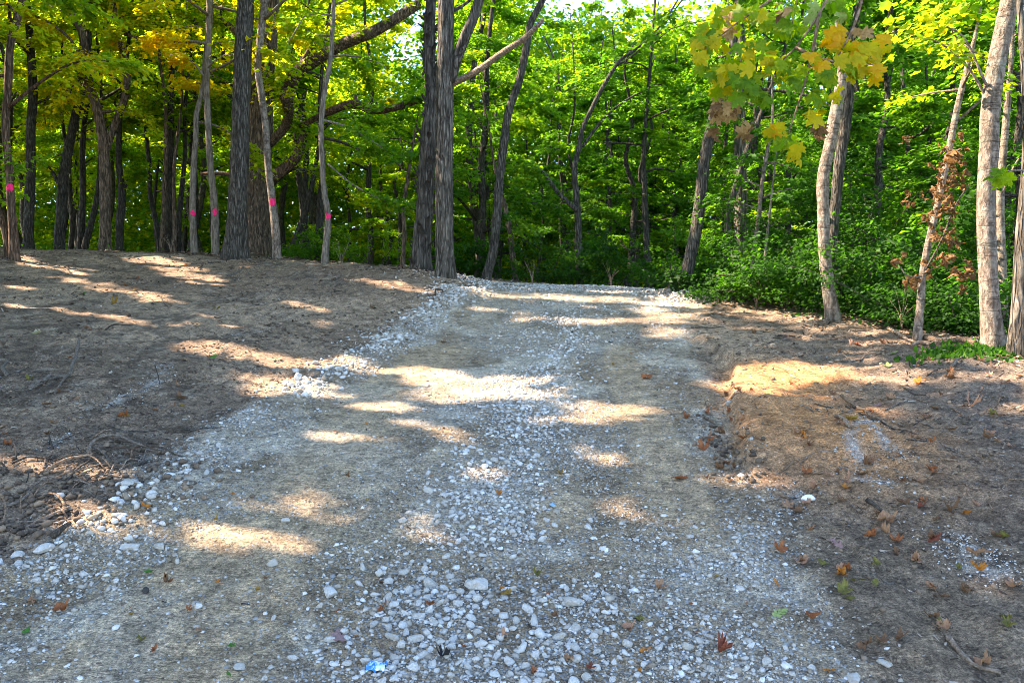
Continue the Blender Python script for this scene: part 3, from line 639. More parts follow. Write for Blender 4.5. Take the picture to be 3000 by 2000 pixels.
# ------------------------------------------------------------------ the trees that can be told apart
LC = dict(z0=3.6, n=11, reach=2.6, leaves=420, size=.14, spread=1.0)
def C_(**k): d = dict(LC); d.update(k); return d
tree('maple_tree', 'slim leaning tree with tall pink paint mark at the far left', 15.5, [(42, 724, 27), (33, 610, 22), (25, 480, 21), (16, 370, 21), (24, 250, 21), (29, 140, 20), (66, 0, 20)], 'bark_red', top=13, crown=C_(z0=3.0, n=12, reach=2.4), mark=(30, 551, 32))
tree('tree_stub', 'short brown stem leaning left beside the tall pink marked tree', 15.6, [(24, 716, 22), (10, 660, 19), (-22, 575, 15)], 'bark_red', top=4.4, crown=C_(z0=1.6, n=5, reach=1.2, leaves=80))
tree('forest_tree', 'dark trunk rising just right of the tall pink marked tree', 21, [(84, 730, 28), (86, 600, 27), (90, 480, 26), (90, 370, 25), (96, 300, 24), (88, 120, 20)], 'bark_deep', top=14, crown=C_())
tree('forest_tree', 'dark trunk that bends right high up among yellow leaves', 21.5, [(174, 735, 29), (180, 610, 28), (185, 520, 27), (204, 420, 25), (228, 315, 22), (252, 255, 20), (262, 180, 16)], 'bark_deep', top=13, crown=C_(), limbs=[(21.5, [(182, 560, 12), (150, 500, 10), (120, 470, 7), (70, 450, 4)])])
tree('forest_tree', 'thin dark double stemmed tree between two thicker dark trunks at left', 23, [(208, 742, 15), (212, 640, 14), (206, 570, 13), (200, 480, 11)], 'bark_deep', top=12, crown=C_(n=8), limbs=[(23, [(210, 655, 12), (222, 600, 10), (223, 540, 9), (222, 440, 7)])])
tree('forest_tree', 'straight thin dark trunk left of the V of leaning stems', 22.5, [(236, 742, 18), (243, 560, 17), (242, 430, 15), (250, 340, 13), (262, 280, 9)], 'bark_deep', top=12, crown=C_(n=8))
tree('forest_tree', 'dark stem leaning right towards the forked brown tree', 22.3, [(248, 742, 19), (268, 650, 17), (284, 580, 15), (292, 500, 13), (296, 420, 11)], 'bark_deep', top=11, crown=C_(n=7))
tree('forked_tree', 'brown forked tree with a crooked top left of the yellow leaves', 20.5, [(307, 742, 31), (308, 640, 29), (307, 540, 29), (300, 400, 28), (282, 310, 26), (262, 250, 25), (250, 170, 22), (240, 100, 20), (214, 50, 17)], 'bark_brown', top=15, crown=C_(n=14, leaves=380, size=.13, hue=.12),
     limbs=[(20.5, [(312, 440, 18), (338, 360, 20), (365, 290, 20), (372, 215, 19), (358, 150, 18), (335, 80, 17), (333, 10, 16)]), (20.5, [(335, 85, 14), (380, 105, 11), (440, 125, 10), (485, 145, 8), (516, 168, 7)]), (20.3, [(255, 200, 9), (200, 110, 8), (130, 60, 6), (60, 30, 4)])])
tree('forest_tree', 'dark trunk standing half hidden right of the forked brown tree', 22, [(350, 742, 24), (352, 640, 23), (358, 560, 21), (350, 500, 18)], 'bark_deep', top=12, crown=C_(), limbs=[(22, [(356, 570, 11), (375, 530, 9), (392, 505, 6)])])
tree('forest_tree', 'thin dark trunk leaning left near the row of four stems', 23.5, [(470, 745, 16), (455, 640, 15), (440, 570, 13), (438, 500, 12)], 'bark_deep', top=12, crown=C_(n=7))
tree('forest_tree', 'brown slim trunk, leftmost stem in the tight row of four', 21.5, [(476, 748, 15), (479, 620, 14), (484, 500, 13)], 'bark_brown', top=13, crown=C_(n=8))
tree('forest_tree', 'thick black trunk, second stem in the tight row of four', 22.5, [(494, 748, 24), (494, 640, 23), (497, 520, 22), (500, 470, 20)], 'bark_deep', top=14, crown=C_())
tree('forest_tree', 'thin brown trunk, third stem in the tight row of four', 21.2, [(512, 750, 11), (511, 620, 11), (509, 520, 10)], 'bark_brown', top=11, crown=C_(n=6, leaves=200))
tree('forest_tree', 'black trunk leaning right, last stem in the tight row of four', 22.8, [(520, 745, 18), (525, 640, 16), (534, 540, 14), (540, 480, 12)], 'bark_deep', top=12, crown=C_(n=7))
tree('young_tree', 'slim pale tree with pink paint dot, second trunk left of the big dark one', 18.6, [(570, 750, 20), (565, 630, 18), (567, 500, 17), (574, 400, 15), (576, 330, 14), (590, 280, 12), (598, 180, 9)], 'bark_slim', 'smooth', top=11, crown=C_(z0=3.2, n=10, reach=2.0, leaves=330, hue=.12), mark=(565, 630, 20), flare=.15)
tree('young_tree', 'slim wavy tree with pink paint dot touching the big dark trunk', 18.4, [(631, 748, 23), (629, 610, 21), (616, 480, 18), (609, 350, 18), (606, 260, 17), (610, 160, 18), (615, 0, 18)], 'bark_slim', 'smooth', top=13, crown=C_(z0=4.2, n=12, reach=2.4, leaves=360, hue=.15), mark=(627, 614, 22), flare=.15, limbs=[(18.4, [(604, 230, 8), (560, 180, 6), (500, 160, 4)])])
big, bP, bR, bfoot = tree('ash_tree', 'big straight dark grey trunk with flared roots, left of the massive oak', 17.4, [(688, 757, 62), (692, 700, 56), (697, 620, 54), (701, 480, 50), (706, 330, 48), (712, 150, 46), (720, 0, 44)], 'bark_dark', 'ridge', top=17, flare=.5, crown=C_(z0=8, n=12, reach=3.2, leaves=220, size=.16))
tree('oak_tree', 'massive old oak behind the slim pink marked stem, with thick crooked limbs', 20.5, [(757, 748, 84), (752, 660, 82), (750, 560, 80), (752, 480, 78), (758, 380, 74), (765, 280, 66), (775, 200, 56), (788, 100, 46), (796, 0, 40)], 'bark_brown', 'ridge', top=17, flare=.18, crown=C_(z0=7.5, n=12, reach=4.0, leaves=300, size=.14),
     limbs=[(20.3, [(795, 520, 34), (835, 492, 30), (868, 460, 28), (886, 410, 26), (905, 370, 18)], 'bark_red'), ([20.5, 20, 19.6, 19.3, 19, 19], [(838, 278, 40), (866, 220, 38), (930, 172, 34), (1010, 128, 30), (1090, 95, 30), (1230, 10, 26)], 'bark_brown'),
            ([20.4, 20, 19.5, 19], [(790, 420, 26), (838, 365, 26), (845, 320, 34), (838, 275, 38)], 'bark_brown'), ([20.2, 19.6, 19, 18.5, 18, 18], [(880, 370, 14), (960, 330, 20), (1040, 305, 24), (1090, 325, 20), (1170, 312, 19), (1275, 275, 17)], 'bark_red'),
            ([19.4, 19.4], [(1040, 306, 16), (1042, 278, 7)], 'bark_red', 'bare'), (20, [(870, 210, 16), (905, 150, 13), (960, 80, 11), (1010, 20, 9)], 'bark_brown'), (20.6, [(800, 540, 12), (860, 495, 9), (930, 500, 7), (950, 480, 4)], 'bark_dark'), ([20.4, 20, 20, 20], [(925, 400, 9), (1010, 420, 8), (1070, 445, 7), (1150, 452, 4)], 'bark_dark'),
            (20.6, [(725, 130, 18), (660, 65, 16), (600, 20, 12)], 'bark_brown'), (20.6, [(715, 260, 20), (640, 235, 16), (610, 215, 9)], 'bark_red'), (20.6, [(715, 520, 16), (640, 508, 13), (585, 510, 8)], 'bark_red')])
tree('young_tree', 'slim pale curving tree with pink paint mark in front of the massive oak', 17.8, [(811, 750, 25), (806, 660, 24), (798, 590, 21), (787, 500, 20), (776, 350, 19), (765, 270, 20), (756, 210, 19), (762, 120, 20), (776, 0, 20)], 'bark_pale', 'smooth', top=13, crown=C_(z0=5, n=10, reach=2.2, leaves=260), mark=(801, 588, 26), flare=.15)
tree('forest_tree', 'dark thin trunk leaning right behind the massive oak foot', 23, [(846, 765, 26), (872, 690, 22), (898, 610, 18), (912, 550, 15), (926, 480, 12)], 'bark_deep', top=12, crown=C_(n=7))
tree('forest_tree', 'dark upright trunk close behind the last pink marked stem', 21.5, [(932, 768, 24), (936, 660, 22), (940, 570, 20), (946, 500, 15)], 'bark_deep', top=13, crown=C_(n=9))
tree('young_tree', 'slim brown crooked tree with pink paint dot right of the massive oak', 17.3, [(951, 768, 20), (957, 700, 19), (961, 632, 18), (950, 560, 16), (943, 460, 16), (942, 350, 15), (952, 260, 15), (966, 190, 14), (975, 60, 12), (978, 0, 11)], 'bark_slim', 'smooth', top=12, crown=C_(z0=4.2, n=11, reach=2.2, leaves=330), mark=(958, 632, 24), flare=.15,
     limbs=[(17.3, [(940, 350, 7), (1010, 370, 7), (1060, 395, 6), (1150, 455, 4)]), (17.2, [(960, 480, 5), (1040, 545, 5), (1120, 585, 4), (1190, 600, 3)])])
tree('young_tree', 'thin leafy stem left of the two thick paired trunks', 18.5, [(1180, 780, 14), (1185, 690, 13), (1182, 600, 12), (1195, 520, 11), (1202, 470, 10)], 'bark_brown', top=6.5, crown=C_(z0=2.0, n=8, reach=1.6, leaves=200))
shag, sP, sR, sfoot = tree('shagbark_tree', 'shaggy dark trunk with peeling bark plates, left of the paired thick trunks', 16.6, [(1232, 778, 56), (1238, 690, 50), (1245, 600, 48), (1250, 500, 46), (1258, 380, 42), (1266, 290, 40), (1262, 220, 32), (1256, 120, 30), (1262, 20, 28)], 'bark_shag', 'shag', top=15, flare=.2, crown=C_(z0=8, n=9, reach=3, leaves=240, size=.15))
tree('hickory_tree', 'straight grey trunk with ridged bark, right of the paired thick trunks', 15.7, [(1304, 794, 56), (1302, 720, 52), (1301, 600, 50), (1302, 450, 49), (1302, 320, 50), (1303, 230, 48), (1305, 120, 46), (1306, 0, 46)], 'bark_grey', 'ridge', top=16, flare=.35, crown=C_(z0=9, n=10, reach=3.4, leaves=240, size=.15),
     limbs=[([15.7, 15.6, 15.5, 15.5, 15.5], [(1318, 240, 34), (1340, 165, 32), (1362, 110, 30), (1388, 50, 29), (1412, -30, 26)], 'bark_shag', 'bare'), ([15.8, 15.4, 15.1, 14.8, 14.6], [(1318, 250, 18), (1400, 206, 17), (1480, 150, 17), (1540, 110, 15), (1592, 58, 12)], 'dead_wood', 'bare'), ([15.8, 16, 16], [(1322, 35, 12), (1360, 14, 9), (1400, -20, 7)], 'bark_shag')])
tree('forest_tree', 'dark leaning trunk standing alone left of the gravel crest', 17.6, [(1422, 832, 30), (1444, 740, 27), (1455, 640, 27), (1462, 540, 26), (1476, 420, 25), (1492, 320, 23), (1520, 240, 22), (1540, 150, 22), (1554, 70, 20), (1590, 0, 18)], 'bark_dark', top=14, crown=C_(z0=7, n=8, reach=2.2, leaves=170), flare=.2)
tree('forest_tree', 'pale brown trunk just right of the leaning trunk at the gravel crest', 20.5, [(1512, 840, 20), (1503, 760, 19), (1494, 680, 17), (1478, 600, 14), (1460, 540, 9)], 'bark_brown', top=8, crown=C_(z0=3, n=8, reach=2.2))
tree('forest_tree', 'Y shaped dark tree at the end of the gravel, forking low to the left', 19.5, [(1700, 850, 23), (1696, 740, 22), (1693, 630, 20), (1688, 560, 18), (1682, 500, 17), (1694, 440, 15), (1706, 380, 14), (1738, 310, 13), (1775, 240, 12), (1820, 175, 10), (1870, 140, 7)], 'bark_dark', top=12, crown=C_(z0=5.5, n=10, reach=2.4, leaves=280),
     limbs=[(19.4, [(1690, 615, 15), (1655, 585, 14), (1620, 545, 12), (1590, 505, 10), (1560, 495, 7)]), (19.5, [(1706, 430, 9), (1750, 370, 9), (1800, 320, 8), (1850, 285, 6), (1900, 262, 4)])])
tree('forest_tree', 'dark trunk behind shrubs midway between the Y tree and the leaning brown tree', 20.5, [(1900, 855, 22), (1894, 700, 20), (1888, 560, 18), (1885, 460, 15), (1892, 360, 12)], 'bark_deep', top=12, crown=C_(z0=3, n=11, reach=2.6, leaves=300))
tree('forest_tree', 'thick dark tree leaning right beside the gravel heap', 15.0, [(2003, 862, 40), (2018, 770, 36), (2038, 680, 35), (2052, 580, 34), (2064, 470, 33), (2082, 380, 32), (2100, 310, 30), (2122, 240, 24)], 'bark_dark', top=11, crown=C_(z0=5.8, n=8, reach=2.2, leaves=240))
tree('forest_tree', 'black crooked trunk behind the leaning tree by the gravel heap', 17.5, [(2117, 850, 22), (2130, 730, 21), (2136, 620, 20), (2158, 540, 19), (2185, 450, 17), (2212, 380, 14)], 'bark_deep', top=10, crown=C_(z0=3.6, n=9, reach=2.2))
tree('forest_tree', 'straight grey trunk behind the black crooked trunk', 18.5, [(2165, 840, 38), (2167, 700, 36), (2170, 560, 35), (2168, 420, 33), (2166, 310, 30), (2172, 150, 26)], 'bark_grey', top=14, crown=C_(z0=5, n=10, reach=2.8))
tree('young_tree', 'thin pale stem right of the straight grey trunk', 14.5, [(2196, 852, 13), (2206, 760, 12), (2222, 640, 12), (2232, 540, 11), (2248, 440, 11), (2262, 360, 8)], 'bark_pale', 'smooth', top=6, crown=C_(z0=1.8, n=9, reach=1.3, leaves=150, size=.10), flare=.1)
tree('young_tree', 'very thin stem deep in the green bushes right of the crest', 14.2, [(2237, 830, 8), (2242, 740, 8), (2252, 650, 7), (2262, 560, 6)], 'bark_slim', None, top=5, crown=C_(z0=1.4, n=8, reach=1.2, leaves=130, size=.10), flare=.1)
tree('maple_tree', 'pale sunlit trunk of the front tree of the pair right of the track', 11.6, [(2438, 932, 40), (2428, 850, 36), (2416, 740, 34), (2412, 620, 33), (2412, 520, 34), (2432, 420, 33), (2446, 340, 33), (2462, 260, 32), (2470, 180, 26), (2456, 70, 18), (2452, 0, 16)], 'bark_pale', 'smooth', top=10, crown=C_(z0=4.2, n=9, reach=2.2, leaves=260, size=.11), limbs=[(11.6, [(2466, 240, 22), (2488, 150, 20), (2506, 60, 19), (2525, -10, 17)], 'bark_dark')])
tree('forest_tree', 'dark trunk pressed behind the pale sunlit tree right of the track', 12.6, [(2455, 915, 32), (2446, 800, 28), (2440, 690, 28), (2450, 580, 30), (2460, 470, 31), (2478, 360, 30), (2490, 240, 26), (2510, 120, 20)], 'bark_dark', top=11, crown=C_(z0=5, n=8, reach=2.2, leaves=240))
sapl, saP, saR, safoot = tree('sapling', 'slim pale leaning sapling with clusters of dead brown leaves', 9.8, [(2686, 990, 26), (2696, 900, 22), (2702, 810, 20), (2718, 720, 19), (2742, 620, 18), (2764, 520, 18), (2786, 410, 18), (2808, 300, 17), (2838, 180, 15), (2856, 110, 10)], 'bark_pale', 'smooth', top=5.6, flare=.15, crown=C_(z0=2.6, n=7, reach=1.2, leaves=90, size=.10, hue=.25), limbs=[(9.7, [(2712, 790, 6), (2760, 700, 5), (2800, 600, 5), (2840, 540, 4)], 'twig_dark', 'bare'), (9.6, [(2700, 810, 5), (2660, 812, 4), (2638, 780, 3)], 'twig_grey', 'bare'), (9.7, [(2706, 800, 4), (2750, 780, 3), (2790, 770, 3)], 'twig_tan', 'bare')])
tree('maple_tree', 'thick grey brown trunk standing by the green ground cover at right', 8.6, [(2913, 1024, 60), (2904, 940, 53), (2896, 820, 50), (2890, 680, 49), (2890, 560, 49), (2897, 440, 50), (2902, 320, 50), (2914, 220, 49), (2935, 110, 49), (2958, 0, 46)], 'bark_pale', 'smooth', top=9, flare=.3, crown=C_(z0=3.7, n=9, reach=2.0, leaves=150, size=.12, hue=.25, lobed=True), limbs=[(8.6, [(2900, 300, 8), (2820, 180, 7), (2740, 120, 5), (2650, 110, 3)]), (8.5, [(2890, 250, 7), (2800, 90, 6), (2700, 60, 4)])])
tree('young_tree', 'pale thin trunk seen just behind the thick grey brown trunk at right', 10.6, [(2940, 900, 24), (2936, 760, 22), (2930, 640, 22), (2932, 520, 22), (2942, 420, 20), (2952, 300, 18), (2960, 210, 14)], 'bark_pale', 'smooth', top=7, crown=C_(z0=3.4, n=8, reach=1.7, leaves=200, size=.10), limbs=[(10.5, [(2940, 560, 6), (2975, 480, 5), (3010, 430, 4)])])
tree('maple_tree', 'trunk cut by the right edge of the picture, beside the green ground cover', 8.3, [(2976, 1036, 50), (2985, 930, 44), (2990, 800, 38), (2994, 680, 34), (3004, 560, 30), (3010, 440, 26)], 'bark_grey', 'smooth', top=7, flare=.25, crown=C_(z0=3.6, n=7, reach=1.5, leaves=110, size=.12, lobed=True))

# peeling plates of the shagbark
pl = []
for k in range(5):
    r = np.random.default_rng(50 + k); n = 7; u = np.linspace(0, 1, n); wv = np.array([-.5, 0, .5])
    Vp = np.array([[w * (.9 + .3 * r.random()) * (1 - .5 * abs(t - .5)), .10 * (t - .4) ** 2 * 4 + .03 * r.random() - .10 * abs(w), t - .5] for t in u for w in wv])
    i = (np.arange(n - 1)[:, None] * 3 + np.arange(2)[None]).ravel(); pl.append(mesh_np('bark_plate', Vp, [np.stack([i, i + 1, i + 4, i + 3], 1)], M['bark_shag']))
r = np.random.default_rng(77)
for k in range(130):
    i = int(r.integers(4, int(len(sP) * .62))); a = r.uniform(0, 2 * math.pi); d = np.array([math.cos(a), math.sin(a), 0]); o = link('bark_plate', pl[k % 5], shag, sP[i] + d * sR[i] * .98 - sfoot)
    ln = r.uniform(.18, .5); o.scale = (r.uniform(.05, .12), r.uniform(.5, 1.1), ln); o.rotation_euler = (r.normal(0, .06), r.normal(0, .06), math.atan2(d[1], d[0]) - math.pi / 2)
    sm = None

# surface roots of the big dark ash and the oak
for k, (pts, rad, m) in enumerate([([(720, 762), (750, 778), (790, 772), (815, 778)], .022, 'twig_grey'), ([(665, 806), (700, 796), (712, 785), (730, 805)], .018, 'twig_grey'), ([(645, 768), (610, 775), (580, 790)], .03, 'twig_dark'), ([(800, 735), (845, 760), (880, 765)], .02, 'dead_wood')]):
    P = np.array([on_ground(hit(*p)[:2], .012) for p in pts]); P2, R2 = resample(P, np.linspace(rad, rad * .4, len(P)), .06); V_, Q_, T_ = tube(P2, R2, 8, 'bark', k)
    link('root', mesh_np('root', V_ - bfoot, [Q_, T_], M[m], smooth=True), big)

# dead brown leaves hanging on the sapling
MAPLE_OUT = [(0, 1.0), (.08, .82), (.19, .80), (.14, .56), (.30, .60), (.55, .68), (.50, .53), (.62, .43), (.37, .27), (.50, .10), (.40, .02), (.15, -.05)]
OAK_OUT = [(0, 1.0), (.12, .93), (.16, .80), (.09, .74), (.24, .66), (.28, .54), (.12, .47), (.30, .36), (.28, .24), (.10, .18), (.14, .06), (.04, -.02)]
OVAL_OUT = [(0, 1.0), (.07, .92), (.15, .82), (.22, .70), (.27, .58), (.29, .46), (.28, .34), (.25, .24), (.20, .15), (.14, .07), (.08, .02), (.03, -.02)]
def leaf_mesh(name, outline, mat, curl, seed, stem=True):
    r = np.random.default_rng(seed); right = np.array(outline); left = right[1:][::-1] * [-1, 1]; ol = np.concatenate([right, [[0, .0]], left]); ol = ol * (1 + r.normal(0, .035, ol.shape)); c = np.array([0, .32])
    V2 = np.concatenate([[c], c + (ol - c) * .5, ol]); n = len(ol); bend = r.normal(0, 1, 4)
    x, y = V2[:, 0], V2[:, 1] - .35
    z = curl * (.9 * x * x * (1 + .4 * bend[0]) + .55 * y * y * (1 + .5 * bend[1]) + .35 * x * y * bend[2]) + curl * .14 * np.sin(x * 7 + bend[3]) * np.sin(y * 6) + .03 * np.abs(x) - .02
    V = np.stack([V2[:, 0], V2[:, 1] - .35, z], 1); a = np.arange(n); b = (a + 1) % n
    T = np.stack([np.zeros(n, int), 1 + b, 1 + a], 1); Q = np.stack([1 + a, 1 + b, 1 + n + b, 1 + n + a], 1)
    if stem:
        s0 = len(V); k = 5; sy = np.linspace(-.37, -.37 - .45, k); sx = .06 * bend[2] * ((sy + .37) / .45) ** 2; sz = V[1 + 12][2] + .12 * ((sy + .37) / .45) ** 2
        SV = np.concatenate([np.stack([sx - .012, sy, sz], 1), np.stack([sx + .012, sy, sz], 1)]); V = np.concatenate([V, SV]); i = np.arange(k - 1) + s0
        Q = np.concatenate([Q, np.stack([i, i + k, i + k + 1, i + 1], 1)])
    return mesh_np(name, V, [T, Q], mat, smooth=True)
M['dead_curl'] = single_leaf_mat('dead_curl', (.21, .115, .042), (.11, .058, .022), .3)
dead_leaf = [leaf_mesh('dead_leaf', OAK_OUT if k % 2 else MAPLE_OUT, M[['dead_curl', 'maple_brown', 'dead_curl', 'maple_brown'][k % 4]], 1.3 + .3 * k, 300 + k) for k in range(8)]
r = np.random.default_rng(5)
for cx, cy, rx, ry, n in [(2790, 480, 34, 60, 36), (2770, 560, 40, 70, 46), (2745, 590, 22, 40, 16), (2780, 690, 22, 35, 16), (2722, 640, 12, 22, 8), (2748, 680, 12, 25, 6), (2660, 585, 16, 22, 6), (2765, 750, 30, 18, 10), (2815, 800, 26, 22, 16), (2850, 775, 16, 14, 6), (2820, 845, 8, 22, 5), (2722, 790, 14, 20, 8), (2670, 830, 22, 22, 14), (2632, 758, 14, 10, 5), (2650, 405, 14, 18, 4)]:
    for k in range(n):
        p = at(cx + rx * r.normal(0, .6), cy + ry * r.normal(0, .6), 9.7 + r.normal(0, .2)); o = link('dead_leaf', dead_leaf[int(r.integers(8))], sapl, p - safoot); s = r.uniform(.06, .11); o.scale = (s, s, s); o.rotation_euler = (math.pi + r.normal(0, .6) + 1.2, r.normal(0, .6), r.uniform(0, 6.3))

# ------------------------------------------------------------------ trees deeper in the woods
r = np.random.default_rng(42); taken = []; VAR = []
def variant(k):
    """one woodland tree, 13 m high, standing at the origin: meshes for trunk, limbs and crown"""
    q = np.random.default_rng(4200 + k); z0 = [4.0, 1.6][k % 2]; P = [np.array([0, 0, -.4])]
    for j in range(9): P.append(P[-1] + np.array([q.normal(0, .16), q.normal(0, .16), 1.5]))
    P, R = resample(np.array(P), np.linspace(.12, .02, 10), .3); V_, Q_, T_ = tube(P, R, 9, 'bark', k, .3, .3); tr = mesh_np('trunk', V_, [Q_, T_], M['bark_deep'], smooth=True)
    br = make_branches(P, R, z0, 20 if k % 2 else 18, q, q.uniform(2.3, 3.1), (.0, .5)); lm = []
    for bp, brr in br[:7]: p2, r2 = resample(bp, brr, .35); V_, Q_, T_ = tube(p2, r2, 5); lm.append(mesh_np('branch', V_, [Q_, T_], M['bark_deep'], smooth=True))
    pos, dv, nv, sz = spray(br, 440, .155, q, 1.15, .14, .42); hue = .40 + .5 * (fbm(pos[:, 0] * .5, pos[:, 1] * .5, pos[:, 2] * .7 + k * 9, 3, 210) - .5) + .012 * (pos[:, 2] - 6) + q.normal(0, .075, len(pos))
    hold = leaf_cloud('crown', pos, dv, nv, sz, hue, M['leaf'], None, cull=False); cm = hold.data; bpy.data.objects.remove(hold); return tr, lm, cm
VAR = [variant(k) for k in range(10)]
WT = [(180, 'dark slender trunk deep in the woods behind the tall pink marked tree'), (330, 'dark slender trunk deep in the woods behind the forked brown tree'), (540, 'dark slender trunk deep in the woods behind the row of four stems'), (690, 'dark slender trunk deep in the woods behind the pale pink marked pair'), (880, 'dark slender trunk deep in the woods behind the massive oak'), (1190, 'dark slender tree deep in the woods between oak and shaggy trunk'), (1430, 'dark slender tree deep in the woods behind the paired thick trunks'), (1690, 'leafy slender tree behind the gravel crest left of the Y tree'),
      (1890, 'leafy slender tree behind the gravel crest right of the Y tree'), (2120, 'leafy slender tree deep behind the leaning tree at the gravel heap'), (2400, 'leafy slender tree deep behind the straight grey trunk'), (2620, 'leafy slender tree deep behind the pale sunlit trunk'), (2860, 'leafy slender tree deep behind the leaning sapling'), (9999, 'leafy slender tree deep behind the thick trunk at the right')]
def far_tree(X, Y, zone, top=None):
    foot = np.array([X, Y, float(zbase(X, Y))]); px = 1500 + FPX * X / Y; lab = next(t for m_, t in WT if px < m_); grp = 'woodland trees: ' + lab
    if top is None: top = r.uniform(11, 16)
    if 1540 < px < 2120: top = min(top, (CAMZ + .35 * Y - foot[2]) * r.uniform(.90, 1.08))
    if 1090 < px < 1330: top = min(top, (CAMZ + .27 * Y - foot[2]) * r.uniform(.88, 1.03))
    k = 2 * int(r.integers(5)) + (0 if zone == 'left' else 1); tr, lm, cm = VAR[k]; root = empty('woodland_tree', foot, lab, 'tree', grp); sc = top / 13.5; root.scale = (max(sc, .75), max(sc, .75), sc); root.rotation_euler = (r.normal(0, .04), r.normal(0, .04), r.uniform(0, 6.3))
    o = link('trunk', tr, root); w = r.uniform(.7, 1.5); o.scale = (w, w, 1)
    for m_ in lm: link('branch', m_, root)
    c = link('crown', cm, root); sh = np.interp(X / Y, [-.7, -.3, -.1, .1, .6], [.17, .15, .06, -.05, -.10]) + r.normal(0, .06); c.color = (1 - sh, 1, 1, 1)
n_t = 0
for _ in range(6000):
    if n_t >= 96: break
    Y = r.uniform(21, 41); X = r.uniform(-.80, .80) * Y
    if Y < 23 and X / Y < .1: continue
    zone = 'left' if X / Y < -.2 else ('mid' if X / Y < .22 else 'right')
    if any((X - a) ** 2 + (Y - b) ** 2 < 1.6 ** 2 for a, b in taken): continue
    taken.append((X, Y)); far_tree(X, Y, zone); n_t += 1
for X, Y in [(7.2, 15.5), (9.5, 17.5), (6.0, 18.5), (9.2, 13.2), (11.5, 16), (8.2, 19.8), (12.5, 19.5), (8.0, 11.8)]: far_tree(X, Y, 'right', r.uniform(7, 10))

# ------------------------------------------------------------------ shrubs of the thicket
SH = [(2090, 862, 14.6, .8, 'small leafy shrub at the foot of the leaning tree by the gravel heap'), (2170, 880, 14.4, 1.1, 'bushy green shrub behind the fallen root by the crest'), (2290, 880, 13.4, 1.5, 'dense green shrub left of the pale sunlit trunk'), (2360, 905, 12.9, 1.3, 'low green shrub with yellow leaf tips left of the sunlit trunk foot'),
      (2530, 935, 12.4, 1.6, 'broad green shrub right of the sunlit trunk foot'), (2610, 950, 11.8, 1.5, 'tall green shrub left of the leaning sapling'), (2740, 985, 11.4, 1.4, 'dark green shrub behind the leaning sapling'), (2830, 985, 10.8, 1.2, 'bright green shrub left of the thick trunk at right'),
      (2960, 985, 10.9, 1.3, 'green shrub seen between the two trunks at the right edge'), (2450, 900, 14, 2.2, 'tall leafy bush behind the pair of trunks'), (2700, 940, 13.2, 2.4, 'tall leafy bush deep behind the leaning sapling'), (2890, 930, 13, 2.3, 'tall leafy bush deep behind the thick trunk at right'),
      (1960, 850, 17.2, 1.3, 'dark green shrub at the back of the gravel heap'), (1800, 840, 18.5, 1.2, 'dark low shrub right of the Y shaped tree foot'), (1600, 835, 19, 1.1, 'dark low shrub left of the Y shaped tree foot'), (1375, 812, 18.8, 1.3, 'green shrub right of the straight grey trunk foot'),
      (2240, 850, 15.6, 2.0, 'tall green bush behind the thin pale stems'), (2580, 900, 14.6, 2.6, 'tall leafy bush midway between sunlit trunk and sapling'), (1100, 775, 20, 1.2, 'green shrub left of the shaggy trunk'), (890, 765, 21, 1.1, 'green shrub right of the massive oak foot')]
for i, (px, py, Y, h, lab) in enumerate(SH):
    r = np.random.default_rng(700 + i); p = at(px, py, Y); foot = np.array([p[0], p[1], float(zg(p[0], p[1]))]); root = empty('shrub', foot, lab, 'shrub'); br = []; tubes = []
    for k in range(13):
        a = r.uniform(0, 6.3); d = np.array([math.cos(a) * r.uniform(.25, .9), math.sin(a) * r.uniform(.25, .9), r.uniform(.45, 1.0)]); pts = [foot + np.array([math.cos(a), math.sin(a), 0]) * .08]
        for j in range(5): d = d + r.normal(0, .14, 3) - np.array([0, 0, .10]); pts.append(pts[-1] + d * h / 4.2)
        P = np.array(pts); br.append((P, None))
        if k < 5: limb('stem', root, P, np.linspace(.012, .004, 6), 'twig_dark', .2, 5, None, foot)
    pos, dv, nv, sz = spray(br, 230 if h < 1.7 else 330, r.uniform(.06, .105), r, .65 * h ** .5, .15, .5); pos[:, 2] = np.maximum(pos[:, 2], foot[2] + .04)
    o = leaf_cloud('foliage', pos - 0, dv, nv, sz, hue_of(pos, r, -.05 + r.normal(0, .08)), M['leaf'], root, False)
    co = np.empty(len(o.data.vertices) * 3, np.float32); o.data.vertices.foreach_get('co', co); o.data.vertices.foreach_set('co', (co.reshape(-1, 3) - foot.astype(np.float32)).ravel()); o.data.update()

# the far wood, one mass of leaves, and low ground cover under the trees
r = np.random.default_rng(9); K = 10500; a = r.uniform(-.86, .86, K); Y = r.uniform(40, 66, K); cx = a * Y; top = np.where((cx / Y > .02) & (cx / Y < .27), 18.5, 25.0) + 3 * (fbm(cx * .2, Y * .2, 0, 2, 5) - .5); cz = zbase(cx, Y) + .2 + (r.uniform(0, 1, K) ** 1.35) * top
g_ = sky_gap(np.stack([cx, Y, cz + .4], 1)) | sky_gap(np.stack([cx, Y, cz - .6], 1)); cx, Y, cz = cx[~g_], Y[~g_], cz[~g_]
k = 70; u = r.normal(0, 1, (k, 3)) * [.8, .8, .42]; nv = np.array([0, 0, 1.0]) + r.normal(0, .6, (k, 3)); hold = leaf_cloud('far_leaf_clump', u, r.normal(0, 1, (k, 3)) * [1, 1, .4], nv, r.uniform(.20, .34, k), .52 + r.normal(0, .11, k), M['leaf'], None, cull=False); COL.objects.unlink(hold)
pm = bpy.data.meshes.new('far_woods'); pm.from_pydata(np.stack([cx, Y, cz], 1).tolist(), [], []); fw = tag(link('far_woods', pm), kind='stuff')
